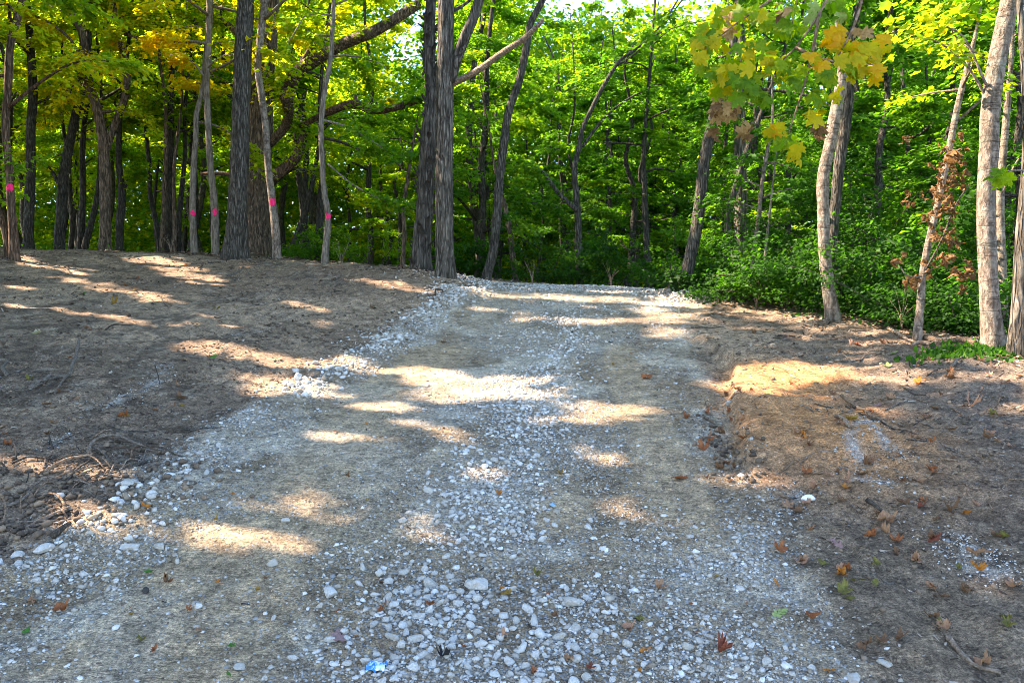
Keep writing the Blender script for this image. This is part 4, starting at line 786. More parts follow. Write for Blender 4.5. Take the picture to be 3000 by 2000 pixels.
ng = bpy.data.node_groups.new('scatter_clumps', 'GeometryNodeTree'); ng.interface.new_socket('Geometry', in_out='INPUT', socket_type='NodeSocketGeometry'); ng.interface.new_socket('Geometry', in_out='OUTPUT', socket_type='NodeSocketGeometry')
gi, go = ng.nodes.new('NodeGroupInput'), ng.nodes.new('NodeGroupOutput'); ip = ng.nodes.new('GeometryNodeInstanceOnPoints'); ob = ng.nodes.new('GeometryNodeObjectInfo'); ob.inputs[0].default_value = hold
rv = ng.nodes.new('FunctionNodeRandomValue'); rv.data_type = 'FLOAT_VECTOR'; rv.inputs[0].default_value = (-.3, -.3, 0); rv.inputs[1].default_value = (.3, .3, 6.28); rs = ng.nodes.new('FunctionNodeRandomValue'); rs.data_type = 'FLOAT'; rs.inputs[2].default_value = .7; rs.inputs[3].default_value = 1.6
for f_, t_ in [(gi.outputs[0], ip.inputs['Points']), (ob.outputs['Geometry'], ip.inputs['Instance']), (rv.outputs[0], ip.inputs['Rotation']), (rs.outputs[1], ip.inputs['Scale']), (ip.outputs[0], go.inputs[0])]: ng.links.new(f_, t_)
fw.modifiers.new('scatter', 'NODES').node_group = ng
m = 26000; X = r.uniform(-24, 26, m); Y = r.uniform(8, 38, m); sel = (road_d(X, Y) < -.3) & (np.maximum(sstep(18.2, 20, Y) * .9, (X > np.interp(Y, [3, 8.3, 8.6, 9.9, 11.8, 13.4, 15.2, 17, 19], [6.3, 5.9, 5.45, 5.9, 5.35, 5.2, 4.5, 4.3, 4])) * 1.0) > r.random(m)) & (np.abs(X) < .8 * Y + 1)
sel &= (fbm(X * .8, Y * .8, 0, 2, 8) > .42); X, Y = X[sel], Y[sel]; m = len(X)
pos = np.stack([X, Y, zg(X, Y) + r.uniform(.02, .30, m) ** 1.3], 1); nv = np.array([0, 0, 1.0]) + r.normal(0, .5, (m, 3)); dv = r.normal(0, 1, (m, 3)) * [1, 1, .5]
tag(leaf_cloud('ground_cover', pos, dv, nv, r.uniform(.03, .06, m) * (1 + .05 * np.maximum(Y - 11, 0)), hue_of(pos, r, -.12), M['leaf'], None), kind='stuff')
# grassy tuft by the trunks at right
m = 1500; p0 = hit(2880, 1030)[:2]; X = p0[0] + r.normal(0, .3, m); Y = p0[1] + r.normal(.05, .16, m); pos = np.stack([X, Y, zg(X, Y)], 1); dv = np.stack([r.normal(0, .45, m), r.normal(0, .45, m), np.ones(m)], 1); nv = r.normal(0, 1, (m, 3))
tag(leaf_cloud('grass', pos, dv, nv, r.uniform(.03, .11, m), .20 + r.normal(0, .08, m), M['leaf'], None), kind='stuff')

# ------------------------------------------------------------------ canopy trees left of the picture: they shade the track, with gaps
r = np.random.default_rng(21)
for i, (X, Y, hgt) in enumerate([(-9.5, 3.0, 12), (-10.5, 6.5, 15), (-12.5, 10, 16), (-11, 13, 15), (-14.5, 16, 17), (-16, 4, 18), (-17, 9, 19), (-18, 13.5, 19), (-19, 18.5, 18), (-14.5, 0, 16), (-22, 6, 20), (-23, 12, 21), (-16.5, 21, 16), (-24, 17.5, 20), (-21, 1, 19), (-13.5, 6.8, 20), (-28, 9, 23), (-28, 15, 23), (-26, 2.5, 22), (-27, 21, 21)]):
    foot = np.array([X, Y, float(zg(X, Y))]); root = empty('canopy_tree', foot, 'tall leafy tree outside the left edge that shades the track', 'tree', 'shade trees left of the track')
    P = np.array([foot - [0, 0, .3], foot + [r.normal(0, .2), r.normal(0, .2), hgt * .4], foot + [r.normal(0, .5), r.normal(0, .5), hgt * .9]]); limb('trunk', root, P, [.24, .18, .06], 'bark_dark', .4, 12, 'bark', foot)
    m = 5200; u = r.normal(0, 1, (m, 3)); u /= np.linalg.norm(u, axis=1)[:, None]; rad = r.random(m) ** .4
    pos = foot + [0, 0, hgt * .62] + u * rad[:, None] * np.array([3.6, 3.6, hgt * .40])
    pos = pos[pos[:, 2] > foot[2] + 1.2]; px, py, f = to_px(pos); pos = pos[~((px > -60) & (f > 1))]; m = len(pos)
    nv = np.array([0, 0, 1.0]) + r.normal(0, .7, (m, 3)); dv = r.normal(0, 1, (m, 3))
    o = leaf_cloud('crown', pos, dv, nv, r.uniform(.34, .56, m), .5 + r.normal(0, .1, m), M['leaf'], root)
    co = np.empty(len(o.data.vertices) * 3, np.float32); o.data.vertices.foreach_get('co', co); o.data.vertices.foreach_set('co', (co.reshape(-1, 3) - foot.astype(np.float32)).ravel()); o.data.update()

# ------------------------------------------------------------------ near maple hanging in at the top right
foot = np.array([4.6, 3.0, float(zg(4.6, 3.0))]); root = empty('overhanging_maple', foot, 'maple with large yellow and green leaves hanging into the top right', 'tree')
limb('trunk', root, np.array([foot - [0, 0, .3], foot + [.05, 0, 1.6], foot + [-.1, .1, 3.6], foot + [-.2, .1, 6.5]]), [.11, .10, .08, .04], 'bark_pale', .1, 16, 'smooth', foot)
BY = 3.6
mb = [[(4.5, 3.1, foot[2] + 3.3)], [(2600, -330, 3.5), (2480, -120, 3.55), (2400, 40, BY), (2330, 140, BY), (2230, 230, BY)], [(2480, -120, 3.55), (2350, -60, BY), (2230, 20, BY), (2130, 90, BY), (2060, 150, BY)], [(2600, -330, 3.5), (2540, -60, 3.5), (2500, 80, 3.5), (2470, 140, 3.5), (2440, 190, 3.5)], [(2330, 140, BY), (2400, 170, 3.5), (2480, 190, 3.5), (2560, 190, 3.5)], [(2400, 40, BY), (2370, 200, 3.6), (2340, 300, 3.6), (2310, 390, 3.6)]]
start = np.array([4.5, 3.1, foot[2] + 3.3]); P = np.array([start, np.array([3.6, 3.3, foot[2] + 3.6]), at(2600, -330, 3.5)]); limb('branch', root, P, [.035, .028, .018], 'twig_grey', .1, 8, None, foot)
for lp in mb[1:]:
    P = np.array([at(*q) for q in lp]); limb('branch', root, P, np.linspace(.009, .0025, len(P)), 'twig_tan', .05, 6, None, foot)
ml = {k: [leaf_mesh('leaf', MAPLE_OUT, M['maple_' + k], c, 400 + j * 7 + i) for i, c in enumerate((.5, .9, -.7))] for j, k in enumerate(('yellow', 'gold', 'green', 'lime', 'pale', 'tan', 'brown'))}
r = np.random.default_rng(31)
MC = [(2090, 110, 34, 40, 12, 'yellow lime yellow green'), (2140, 70, 45, 35, 12, 'lime yellow lime tan'), (2190, 40, 60, 35, 16, 'lime lime pale yellow'), (2280, 60, 60, 55, 14, 'lime green lime green'), (2190, 150, 55, 30, 14, 'lime yellow green yellow'), (2140, 200, 55, 28, 16, 'yellow lime green'), (2180, 235, 60, 30, 14, 'green lime green'),
      (2110, 255, 28, 24, 10, 'yellow lime yellow'), (2200, 275, 45, 26, 8, 'green green lime'), (2260, 180, 40, 35, 10, 'yellow lime yellow'), (2300, 215, 40, 30, 8, 'green lime'), (2240, 300, 22, 22, 4, 'green'), (2330, 240, 28, 24, 5, 'green lime'), (2400, 180, 30, 28, 8, 'yellow lime gold'), (2450, 125, 26, 34, 12, 'gold gold yellow'),
      (2500, 160, 36, 34, 16, 'yellow gold lime yellow'), (2560, 160, 28, 30, 10, 'gold yellow yellow'), (2570, 210, 22, 22, 6, 'yellow gold gold'), (2500, 210, 30, 18, 6, 'yellow lime'), (2420, 240, 28, 30, 6, 'lime green'), (2390, 290, 26, 22, 5, 'green lime'), (2450, 300, 16, 18, 3, 'pale yellow'), (2515, 95, 22, 8, 2, 'tan'), (2385, 340, 20, 12, 3, 'yellow'),
      (2270, 385, 14, 16, 3, 'gold yellow'), (2300, 420, 40, 26, 10, 'lime yellow green'), (2330, 445, 24, 18, 5, 'yellow lime'), (2100, 315, 18, 24, 8, 'brown tan'), (2180, 390, 22, 24, 8, 'brown tan brown'), (2400, 380, 14, 26, 7, 'brown'), (2100, 390, 10, 20, 4, 'brown'), (2160, 330, 30, 20, 6, 'brown tan'), (2290, 30, 16, 20, 3, 'tan brown'), (2050, 130, 16, 20, 4, 'yellow lime'), (2046, 180, 10, 16, 3, 'yellow'), (2380, 30, 50, 40, 8, 'pale green'), (2450, 30, 40, 30, 6, 'pale green')]
for cx, cy, rx, ry, n, kinds in MC:
    ks = kinds.split()
    for j in range(int(n * 1.35)):
        k = ks[int(r.integers(len(ks)))]; p = at(cx + rx * r.normal(0, .55), cy + ry * r.normal(0, .55), BY + r.normal(0, .14)); o = link('leaf', ml[k][int(r.integers(3))], root, p - foot); s = r.uniform(.045, .08) * (.7 if k == 'brown' else 1); o.scale = (s, s, s)
        o.rotation_euler = ((-2.0 if k != 'pale' else -.9) + r.normal(0, .55), r.normal(0, .45), r.uniform(-1.1, 1.1))
# a spray of bright maple leaves at the right edge, on a twig of its own
foot2 = at(3060, 560, 4.3); fl_ = np.array([foot2[0] + .35, foot2[1], float(zg(foot2[0] + .35, foot2[1]))]); root = empty('maple_sprout', fl_, 'young maple shoot with bright green leaves at the right edge', 'young tree')
limb('stem', root, np.array([fl_ - [0, 0, .1], fl_ + [-.05, 0, .9], foot2 + [.1, 0, .02], at(2960, 500, 4.3), at(2900, 520, 4.3)]), [.012, .010, .006, .004, .002], 'twig_grey', .06, 6, None, fl_)
for j in range(13):
    p = at(*( (2940 + 38 * r.normal(0, .6)), 522 + 18 * r.normal(0, .6), 4.3 + r.normal(0, .07))); o = link('leaf', ml['green' if j % 3 else 'lime'][j % 3], root, p - fl_); s = r.uniform(.05, .085); o.scale = (s, s, s); o.rotation_euler = (-.7 + r.normal(0, .4), r.normal(0, .4), r.uniform(1, 2.4))

# ------------------------------------------------------------------ stones, clods, chips
def ico():
    t = (1 + 5 ** .5) / 2; V = np.array([[-1, t, 0], [1, t, 0], [-1, -t, 0], [1, -t, 0], [0, -1, t], [0, 1, t], [0, -1, -t], [0, 1, -t], [t, 0, -1], [t, 0, 1], [-t, 0, -1], [-t, 0, 1]]) / math.sqrt(1 + t * t)
    F = np.array([[0, 11, 5], [0, 5, 1], [0, 1, 7], [0, 7, 10], [0, 10, 11], [1, 5, 9], [5, 11, 4], [11, 10, 2], [10, 7, 6], [7, 1, 8], [3, 9, 4], [3, 4, 2], [3, 2, 6], [3, 6, 8], [3, 8, 9], [4, 9, 5], [2, 4, 11], [6, 2, 10], [8, 6, 7], [9, 8, 1]]); return V, F
def subdiv(V, F):
    V = list(map(tuple, V)); c = {}
    def mid(a, b):
        k = (min(a, b), max(a, b))
        if k not in c: p = (np.array(V[a]) + V[b]) / 2; V.append(tuple(p / np.linalg.norm(p))); c[k] = len(V) - 1
        return c[k]
    out = []
    for a, b, d in F: x, y, z = mid(a, b), mid(b, d), mid(d, a); out += [[a, x, z], [b, y, x], [d, z, y], [x, y, z]]
    return np.array(V), np.array(out)
IV, IF = ico(); SV1, SF1 = subdiv(IV, IF); SV2, SF2 = subdiv(SV1, SF1)
OV = np.array([[1, 0, 0], [-1, 0, 0], [0, 1, 0], [0, -1, 0], [0, 0, 1], [0, 0, -1]], float); OF = np.array([[0, 2, 4], [2, 1, 4], [1, 3, 4], [3, 0, 4], [2, 0, 5], [1, 2, 5], [3, 1, 5], [0, 3, 5]])
def rock_mesh(name, seed, mat, sub=2):
    r = np.random.default_rng(seed); V, F = (SV2, SF2) if sub == 2 else (SV1, SF1); V = V.copy()
    for _ in range(9):
        n = r.normal(0, 1, 3); n /= np.linalg.norm(n); d = r.uniform(.42, .80); k = np.maximum(V @ n - d, 0); V -= k[:, None] * n * .93
    V = V * (1 + .10 * (fbm(V[:, 0] * 2.5 + seed, V[:, 1] * 2.5, V[:, 2] * 2.5, 3, seed)[:, None] - .5)) * r.uniform([.85, .65, .5], [1.25, .95, .8]); return mesh_np(name, V, [F], mat, smooth=False)
rocks = [rock_mesh('rock', 600 + k, M['rock']) for k in range(12)]

def many(name, P, size, tmplV, tmplF, hue, mat, r, squash=(.55, 1.0), jit=.22):
    n = len(P); k = len(tmplV); q = r.normal(0, 1, (n, 4)); q /= np.linalg.norm(q, axis=1)[:, None]; w, x, y, z = q.T
    Rm = np.stack([np.stack([1 - 2 * (y * y + z * z), 2 * (x * y - z * w), 2 * (x * z + y * w)], -1), np.stack([2 * (x * y + z * w), 1 - 2 * (x * x + z * z), 2 * (y * z - x * w)], -1), np.stack([2 * (x * z - y * w), 2 * (y * z + x * w), 1 - 2 * (x * x + y * y)], -1)], 1)
    sc = r.uniform(squash[0], squash[1], (n, 1, 3)); T = (tmplV[None] * (1 + r.normal(0, jit, (n, k, 1)))) * sc * size[:, None, None]
    V = np.einsum('nij,nkj->nki', Rm, T); V[..., 2] *= .75; V += P[:, None]
    F = (np.arange(n)[:, None, None] * k + tmplF[None]).reshape(-1, 3); me = mesh_np(name, V.reshape(-1, 3), [F], mat); fattr(me, 'hue', np.repeat(np.clip(hue, 0, 1), len(tmplF)))
    return tag(link(name, me), kind='stuff')

r = np.random.default_rng(88)
def scatter(n, Y0, Y1, dens, xpad=.6):
    Y = Y0 + (Y1 - Y0) * r.random(n); X = r.uniform(-1, 1, n) * (.70 * Y + xpad); k = dens(X, Y) > r.random(n); return X[k], Y[k]
def stone_d(X, Y): return np.clip(.045 + spots(X, Y, STONY) ** 1.6, 0, 1) * sstep(-.3, .08, road_d(X, Y)) * (.2 + .8 * sstep(.40, .55, fbm(X * 3.0, Y * 3.0, 2, 3, 61))) * (1 - .8 * wheel(X, Y)) + .004
GP, GS = [], []
for (n, Y0, Y1, s0, s1) in [(40000, 3.0, 5.2, .006, .017), (11000, 3.0, 5.2, .014, .032), (34000, 5.2, 8.5, .009, .026), (26000, 8.5, 12.5, .014, .028), (30000, 12.5, 17.6, .018, .036)]:
    X, Y = scatter(n, Y0, Y1, stone_d); s = s0 + (s1 - s0) * r.random(len(X)) ** 1.7; GP.append(np.stack([X, Y, zg(X, Y) + s * .15], 1)); GS.append(s)
GP = np.concatenate(GP); GS = np.concatenate(GS)
hu = .60 + r.normal(0, .27, len(GP)) - .25 * (road_d(GP[:, 0], GP[:, 1]) < 0); small = GS < .012
many('gravel', GP[~small] - np.array([[0, 0, 1.0]]) * GS[~small, None] * .25, GS[~small] * .92, IV, IF, hu[~small], M['gravel'], r, (.42, 1.1), .30); many('fine_gravel', GP[small], GS[small], OV, OF, hu[small] - .08, M['gravel'], r, (.7, 1.1))
X, Y = scatter(75000, 3.0, 9.5, lambda a, b: sstep(-.25, .1, road_d(a, b)) * (.5 + .5 * sstep(.4, .6, fbm(a * 2, b * 2, 6, 2, 63))) * (1 - .07 * (b - 3)) * (1 - .7 * wheel(a, b)))
fs = .004 + .008 * r.random(len(X)) ** 1.5 + .0006 * Y; many('crushed_stone', np.stack([X, Y, zg(X, Y)], 1), fs, OV, OF, .36 + r.normal(0, .26, len(X)), M['gravel'], r, (.6, 1.15), .25)
cp_ = [hit(*p)[:2] for line in CHALK for p in line]; q_ = np.array(cp_)[r.integers(0, len(cp_), 2600)] + r.normal(0, .09, (2600, 2)); many('stone_dust', np.stack([q_[:, 0], q_[:, 1], zg(q_[:, 0], q_[:, 1])], 1), r.uniform(.003, .011, 2600), OV, OF, .75 + r.normal(0, .2, 2600), M['gravel'], r, (.6, 1.1), .25)
# heap of clean stone at the two corners of the crest and the berm along the left edge
def heap(px, py, n, sx, sy, h, s0, s1):
    p = hit(px, py)[:2]; X = p[0] + r.normal(0, sx, n); Y = p[1] + r.normal(0, sy, n); s = r.uniform(s0, s1, n); z = zg(X, Y) + h * np.exp(-((X - p[0]) / sx) ** 2 * .5 - ((Y - p[1]) / sy) ** 2 * .5) * r.random(n) + s * .2; return np.stack([X, Y, z], 1), s
hp = [heap(2040, 872, 700, .38, .3, .16, .016, .04), heap(1960, 862, 420, .3, .25, .12, .016, .036), heap(1320, 862, 380, .16, .45, .08, .014, .032), heap(1300, 850, 160, .14, .2, .12, .016, .036), heap(1660, 841, 1500, 1.5, .35, .05, .014, .034), heap(1500, 845, 450, .8, .3, .04, .014, .032), heap(1850, 850, 450, .7, .3, .04, .014, .032), heap(1250, 920, 420, .28, .9, .01, .010, .024), heap(1120, 1000, 380, .26, .6, .01, .010, .022)]
for a, b in zip(LEFT[:-1], LEFT[1:]):
    n = int(90 * np.linalg.norm(b - a)); t = r.random(n); p = a + (b - a) * t[:, None] + r.normal(0, .17, (n, 2)) + [.12, 0]; s = r.uniform(.012, .032, n) * (1 + .04 * p[:, 1]); k = fbm(p[:, 0] * 1.2, p[:, 1] * 1.2, 4, 2, 15) > .42; hp.append((np.stack([p[:, 0], p[:, 1], zg(p[:, 0], p[:, 1]) + s * .25], 1)[k], s[k]))
BELT = np.array([hit(*p)[:2] for p in [(1290, 1830), (1400, 1620), (1460, 1480), (1450, 1360), (1530, 1230), (1570, 1120), (1610, 1010), (1640, 930)]])
for a, b in zip(BELT[:-1], BELT[1:]):
    n = int(330 * np.linalg.norm(b - a)); t = r.random(n); p = a + (b - a) * t[:, None] + r.normal(0, .2, (n, 2)) * (1 + .05 * a[1]); s = (.007 + .017 * r.random(n) ** 1.6) * (1 + .045 * p[:, 1]); k = fbm(p[:, 0] * 2.2, p[:, 1] * 2.2, 4, 2, 19) > .40; hp.append((np.stack([p[:, 0], p[:, 1], zg(p[:, 0], p[:, 1]) + s * .1], 1)[k], s[k]))
A = np.concatenate([a for a, b in hp]); B = np.concatenate([b for a, b in hp]); many('loose_gravel', A, B, IV, IF, .72 + r.normal(0, .24, len(A)), M['gravel'], r, (.45, 1.1), .28)

# single rocks one could pick up
ZR = [(1255, 1785, .20, .24, 44, .030, .056, 'white rock in the heaped pile near the bottom of the track'), (1210, 1720, .24, .2, 14, .024, .042, 'white rock at the upper edge of the heaped pile'), (1330, 1840, .25, .18, 18, .026, .055, 'white rock at the lower edge of the heaped pile'), (1100, 1880, .35, .15, 18, .018, .038, 'pale rock by the pinkish lobed leaf'), (1450, 1930, .5, .10, 30, .02, .044, 'pale rock in the loose belt at the bottom centre'), (1620, 1820, .3, .25, 22, .018, .040, 'pale rock right of the yellow green leaf'), (1400, 1980, .6, .06, 18, .02, .047, 'pale rock along the bottom picture edge'), (1650, 1750, .15, .1, 8, .022, .042, 'white rock beside the largest one in the lower centre'),
      (1530, 1550, .35, .22, 18, .024, .044, 'pale rock in the centre belt of stones below the blue scrap'), (1380, 1470, .3, .3, 16, .026, .05, 'white rock in the centre belt of stones left of the blue scrap'), (1480, 1350, .35, .3, 14, .028, .05, 'white rock in the centre belt left of the sunlit spot'), (1320, 1500, .15, .3, 10, .022, .04, 'pale rock at the left side of the centre belt of stones'), (1500, 1180, .4, .5, 12, .028, .048, 'pale rock just below the biggest sun patch'), (1850, 1950, .35, .1, 12, .02, .036, 'pale rock below the small orange leaf at lower right of the gravel'), (2050, 1880, .4, .15, 14, .02, .037, 'pale rock above the dark red torn leaf'),
      (560, 1340, .2, .3, 14, .026, .045, 'white rock on the left gravel edge above the rounded grey rock'), (150, 1690, .3, .15, 10, .02, .035, 'pale rock near the white angular rock at far left'), (1180, 950, .3, .8, 8, .035, .05, 'pale rock on the upper left gravel edge'), (2100, 1560, .3, .3, 10, .018, .03, 'pale rock on the right stony patch under the cut'), (980, 1900, .3, .12, 8, .018, .032, 'pale rock left of the blue wrapper')]
spots_used = []; r = np.random.default_rng(17)
for cx, cy, rx, ry, n, s0, s1, lab in ZR:
    c0 = hit(cx, cy)[:2]; k = tries = 0
    while k < n and tries < n * 30:
        tries += 1; x, y = c0[0] + r.normal(0, rx * .7), c0[1] + r.normal(0, ry * .7); s = s0 + (s1 - s0) * r.random() ** 1.4
        if y < 3.15 or any((x - a) ** 2 + (y - b) ** 2 < (.8 * (s + c)) ** 2 for a, b, c in spots_used): continue
        spots_used.append((x, y, s)); s *= .86; o = link('rock', rocks[int(r.integers(12))], None, (x, y, float(zg(x, y)) + s * .12)); o.scale = (s,) * 3; o.rotation_euler = (r.normal(0, .35), r.normal(0, .35), r.uniform(0, 6.3)); tag(o, lab, 'rock', 'rocks: ' + lab); k += 1
SR = [((380, 1612), .075, 'large white block of limestone at the left edge of the track', 'rock'), ((375, 1443), .075, 'rounded grey rock touching a twig below the brush pile', 'rock'), ((470, 1607), .045, 'upright grey rock right of the large white block', 'rock'), ((50, 1645), .05, 'white angular rock at the far left edge', 'rock'), ((52, 1672), .032, 'small white rock just below the angular one at far left', 'rock'),
      ((130, 1640), .06, 'flat pale slab of rock right of the angular white rock', 'rock'), ((2137, 1186), .06, 'round pale rock on the lip of the right cut', 'rock'), ((1675, 1770), .062, 'largest white rock in the lower centre right of the yellow leaf', 'rock'), ((875, 1132), .075, 'pale sunlit rock on the earth left of the track', 'rock'), ((926, 1070), .07, 'white sunlit rock at the corner of the left gravel edge', 'rock'),
      ((905, 1068), .05, 'small sunlit rock beside the white one at the left corner', 'rock'), ((2170, 1397), .035, 'grey rock of the pair under the right cut', 'rock'), ((2190, 1392), .033, 'white rock of the pair under the right cut', 'rock'), ((2265, 1022), .06, 'tan flat rock among sticks on the right shoulder', 'rock_tan'), ((835, 1527), .04, 'sunlit white rock alone on the sandy patch', 'rock'), ((797, 1650), .042, 'white rock alone below the sandy patch', 'rock'),
      ((965, 1742), .06, 'broad pale rock left of the rock cluster', 'rock'), ((1400, 1720), .075, 'half buried broad chalky rock above the yellow leaf', 'rock'), ((2500, 2000), .05, 'pale rock at the lower edge right of the track', 'rock'), ((2594, 1962), .035, 'small white rock by the lower right stick', 'rock'), ((2475, 1344), .03, 'small orange tan rock on the ochre earth', 'rock_tan'), ((425, 1733), .03, 'black clod of earth on the lower left gravel', 'dark')]
M['dark'] = flat_mat('black_clod', (.03, .027, .025), (.06, .05, .045), 30)
for k, (p, s, lab, m) in enumerate(SR):
    q = on_ground(hit(*p)[:2], s * .2); me = rock_mesh('rock', 900 + k, M[m]); o = link('rock', me, None, q); o.scale = (s, s * .9, s * .85); o.rotation_euler = (0, 0, k * 1.3); tag(o, lab, 'rock')

r = np.random.default_rng(89)
def bank_d(X, Y): return sstep(.05, -.3, road_d(X, Y)) * (.25 + .75 * sstep(.42, .58, fbm(X * 1.7, Y * 1.7, 1, 3, 62))) * (1 - .92 * np.clip(np.exp(-(((X - oc[0] - .12) / .85) ** 2 + ((Y - oc[1]) / 1.3) ** 2) ** 2) + np.exp(-(((X - oc2[0]) / .8) ** 2 + ((Y - oc2[1]) / .9) ** 2) ** 2), 0, 1))
CP, CS = [], []
for n, Y0, Y1, s0, s1 in [(9000, 3, 6, .005, .022), (9000, 6, 10, .007, .03), (9000, 10, 19, .010, .038)]:
    X, Y = scatter(n, Y0, Y1, bank_d); s = s0 + (s1 - s0) * r.random(len(X)) ** 2.6; CP.append(np.stack([X, Y, zg(X, Y) + s * .1], 1)); CS.append(s)
for px, py, n, sx, sy in [(270, 1400, 500, .45, .3), (150, 1470, 420, .4, .22), (60, 1560, 220, .2, .15), (2130, 1320, 240, .10, .5), (1150, 940, 200, .4, .8)]:
    p = hit(px, py)[:2]; X = p[0] + r.normal(0, sx, n); Y = p[1] + r.normal(0, sy, n); s = .006 + .026 * r.random(n) ** 3; CP.append(np.stack([X, Y, zg(X, Y) + s * .5], 1)); CS.append(s)
CP = np.concatenate(CP); CS = np.concatenate(CS); many('dirt_clods', CP, CS, IV, IF, .4 + r.normal(0, .2, len(CP)), M['clod'], r, (.6, 1.1), .25)['label'] = 'crumbs and clods of dark earth on the bare banks'
# bark chips, bits of twig and leaf on the bare earth
CH = np.array([[-.5, -.10, 0], [.5, -.07, .05], [.5, .07, .02], [-.5, .10, .06], [0, 0, .12]]); CHF = np.array([[0, 1, 4], [1, 2, 4], [2, 3, 4], [3, 0, 4]])
LP_, LS = [], []
for n, Y0, Y1, s0, s1 in [(16000, 3, 6, .012, .05), (22000, 6, 10, .018, .065), (26000, 10, 19, .028, .10)]:
    X, Y = scatter(n, Y0, Y1, lambda a, b: np.clip(bank_d(a, b) + .06 + .3 * (a > 1.5) * (b > 8.5), 0, 1)); s = s0 + (s1 - s0) * r.random(len(X)) ** 2; LP_.append(np.stack([X, Y, zg(X, Y) + .004], 1)); LS.append(s)
for ft, rm in FEET:
    X, Y = ft[0] + r.normal(0, rm * 2 + .12, 70), ft[1] + r.normal(0, rm * 2 + .12, 70); LP_.append(np.stack([X, Y, zg(X, Y) + r.uniform(.0, .05, 70)], 1)); LS.append(r.uniform(.04, .14, 70))
P = np.concatenate(LP_); s = np.concatenate(LS); n = len(P); a = r.uniform(0, 6.3, n); tilt = r.normal(0, .22, n); d = np.stack([np.cos(a), np.sin(a), tilt], 1); w = np.stack([-np.sin(a), np.cos(a), r.normal(0, .25, n)], 1); wid = r.uniform(.25, 1.9, n)
V = P[:, None] + s[:, None, None] * (CH[None, :, 0, None] * d[:, None] + CH[None, :, 1, None] * (w * wid[:, None])[:, None] + CH[None, :, 2, None] * np.array([0, 0, 1.0]))
me = mesh_np('forest_litter', V.reshape(-1, 3), [(np.arange(n)[:, None, None] * 5 + CHF[None]).reshape(-1, 3)], M['chip']); fattr(me, 'hue', np.repeat(np.clip(.44 + r.normal(0, .36, n), 0, 1), 4)); tag(link('forest_litter', me), kind='stuff')

# ------------------------------------------------------------------ sticks
def stick(pts, w, mat, label, name='stick', lift=.5, group=None, fork=None, raise_=None):
    NB[0] += 1; P = []
    for i, p in enumerate(pts):
        q = hit(*p)[:2]; P.append(on_ground(q, w * lift + (raise_[i] if raise_ else 0)))
    P = np.array(P); R = np.linspace(w * .5, w * .3, len(P)); base = P[0].copy(); P2, R2 = resample(P, R, .04)
    P2[:, 2] += .006 * np.sin(np.arange(len(P2)) * .9 + NB[0]); parts = tube(P2, R2, 8, 'bark', NB[0] % 50)
    o = link(name, mesh_np(name, parts[0] - base, [parts[1], parts[2]], M[mat], smooth=True), None, base); tag(o, label, 'stick' if name in ('stick', 'twig') else name.replace('_', ' '), group)
    for f in fork or []:
        k = int(f[0] * (len(P2) - 1)); q0 = P2[k]; q1 = on_ground(hit(*f[1])[:2], w * .3 + f[2]); Pf, Rf = resample(np.array([q0, (q0 + q1) / 2 + [0, 0, .02], q1]), [w * .3, w * .22, w * .12], .04); V_, Q_, T_ = tube(Pf, Rf, 6, None, 1); link('side_twig', mesh_np('side_twig', V_ - base, [Q_, T_], M[mat], smooth=True), o)
    return o
stick([(2466, 1173), (2500, 1193), (2535, 1218), (2575, 1241), (2630, 1257), (2690, 1270)], .034, 'twig_tan', 'long curved tan stick lying on the right shoulder')
stick([(2478, 1203), (2530, 1225), (2570, 1242), (2620, 1256)], .016, 'twig_dark', 'thin dark twig running beside the long curved tan stick')
stick([(2590, 1211), (2625, 1198), (2660, 1184)], .014, 'twig_grey', 'short thin twig right of the long curved stick')
stick([(2395, 1203), (2430, 1212), (2480, 1219)], .014, 'twig_dark', 'thin dark twig left of the long curved stick', fork=[(.4, (2428, 1232), .0)])
stick([(2447, 1242), (2470, 1256), (2488, 1271)], .035, 'dead_wood', 'short thick broken stub on the ochre earth')
stick([(2648, 1138), (2675, 1150), (2712, 1160)], .02, 'twig_dark', 'short dark curved twig right of the long curved stick')
stick([(2540, 1465), (2565, 1478), (2597, 1496)], .032, 'twig_dark', 'short dark stub beside the big curled tan leaf')
stick([(2505, 1578), (2535, 1555), (2556, 1518)], .008, 'twig_dark', 'hair thin curved twig below the dark stub')
stick([(2460, 1066), (2500, 1062), (2537, 1044)], .03, 'twig_grey', 'grey brown branch end sticking out of the right shoulder', fork=[(.3, (2455, 1048), .05)])
stick([(2280, 987), (2340, 985), (2400, 982), (2450, 974)], .03, 'twig_dark', 'long dark branch lying across the right shoulder near the shrubs')
stick([(2196, 928), (2240, 930), (2292, 942)], .022, 'twig_grey', 'thin grey branch by the right edge of the upper track')
stick([(2250, 1010), (2300, 995), (2370, 985)], .022, 'twig_grey', 'grey branch under the tan flat rock')
stick([(2440, 958), (2500, 966), (2550, 968)], .022, 'twig_dark', 'dark branch in front of the sunlit trunk foot')
stick([(2785, 1087), (2803, 1068), (2820, 1048)], .035, 'twig_grey', 'short grey stub lying in front of the log')
stick([(2888, 1111), (2915, 1102), (2946, 1091)], .012, 'twig_grey', 'thin twig below the green ground cover')
stick([(2712, 990), (2760, 1000), (2810, 1008), (2855, 1016)], .085, 'twig_tan', 'thick brown log lying at the edge of the thicket', 'log')
stick([(2602, 966), (2640, 984), (2682, 1002)], .05, 'dead_wood', 'pale split branch pointing to the leaning sapling foot', 'branch_piece')
stick([(2672, 1008), (2700, 1004), (2738, 1005)], .06, 'dead_wood', 'pale flat piece of bark left of the brown log', 'bark_piece')
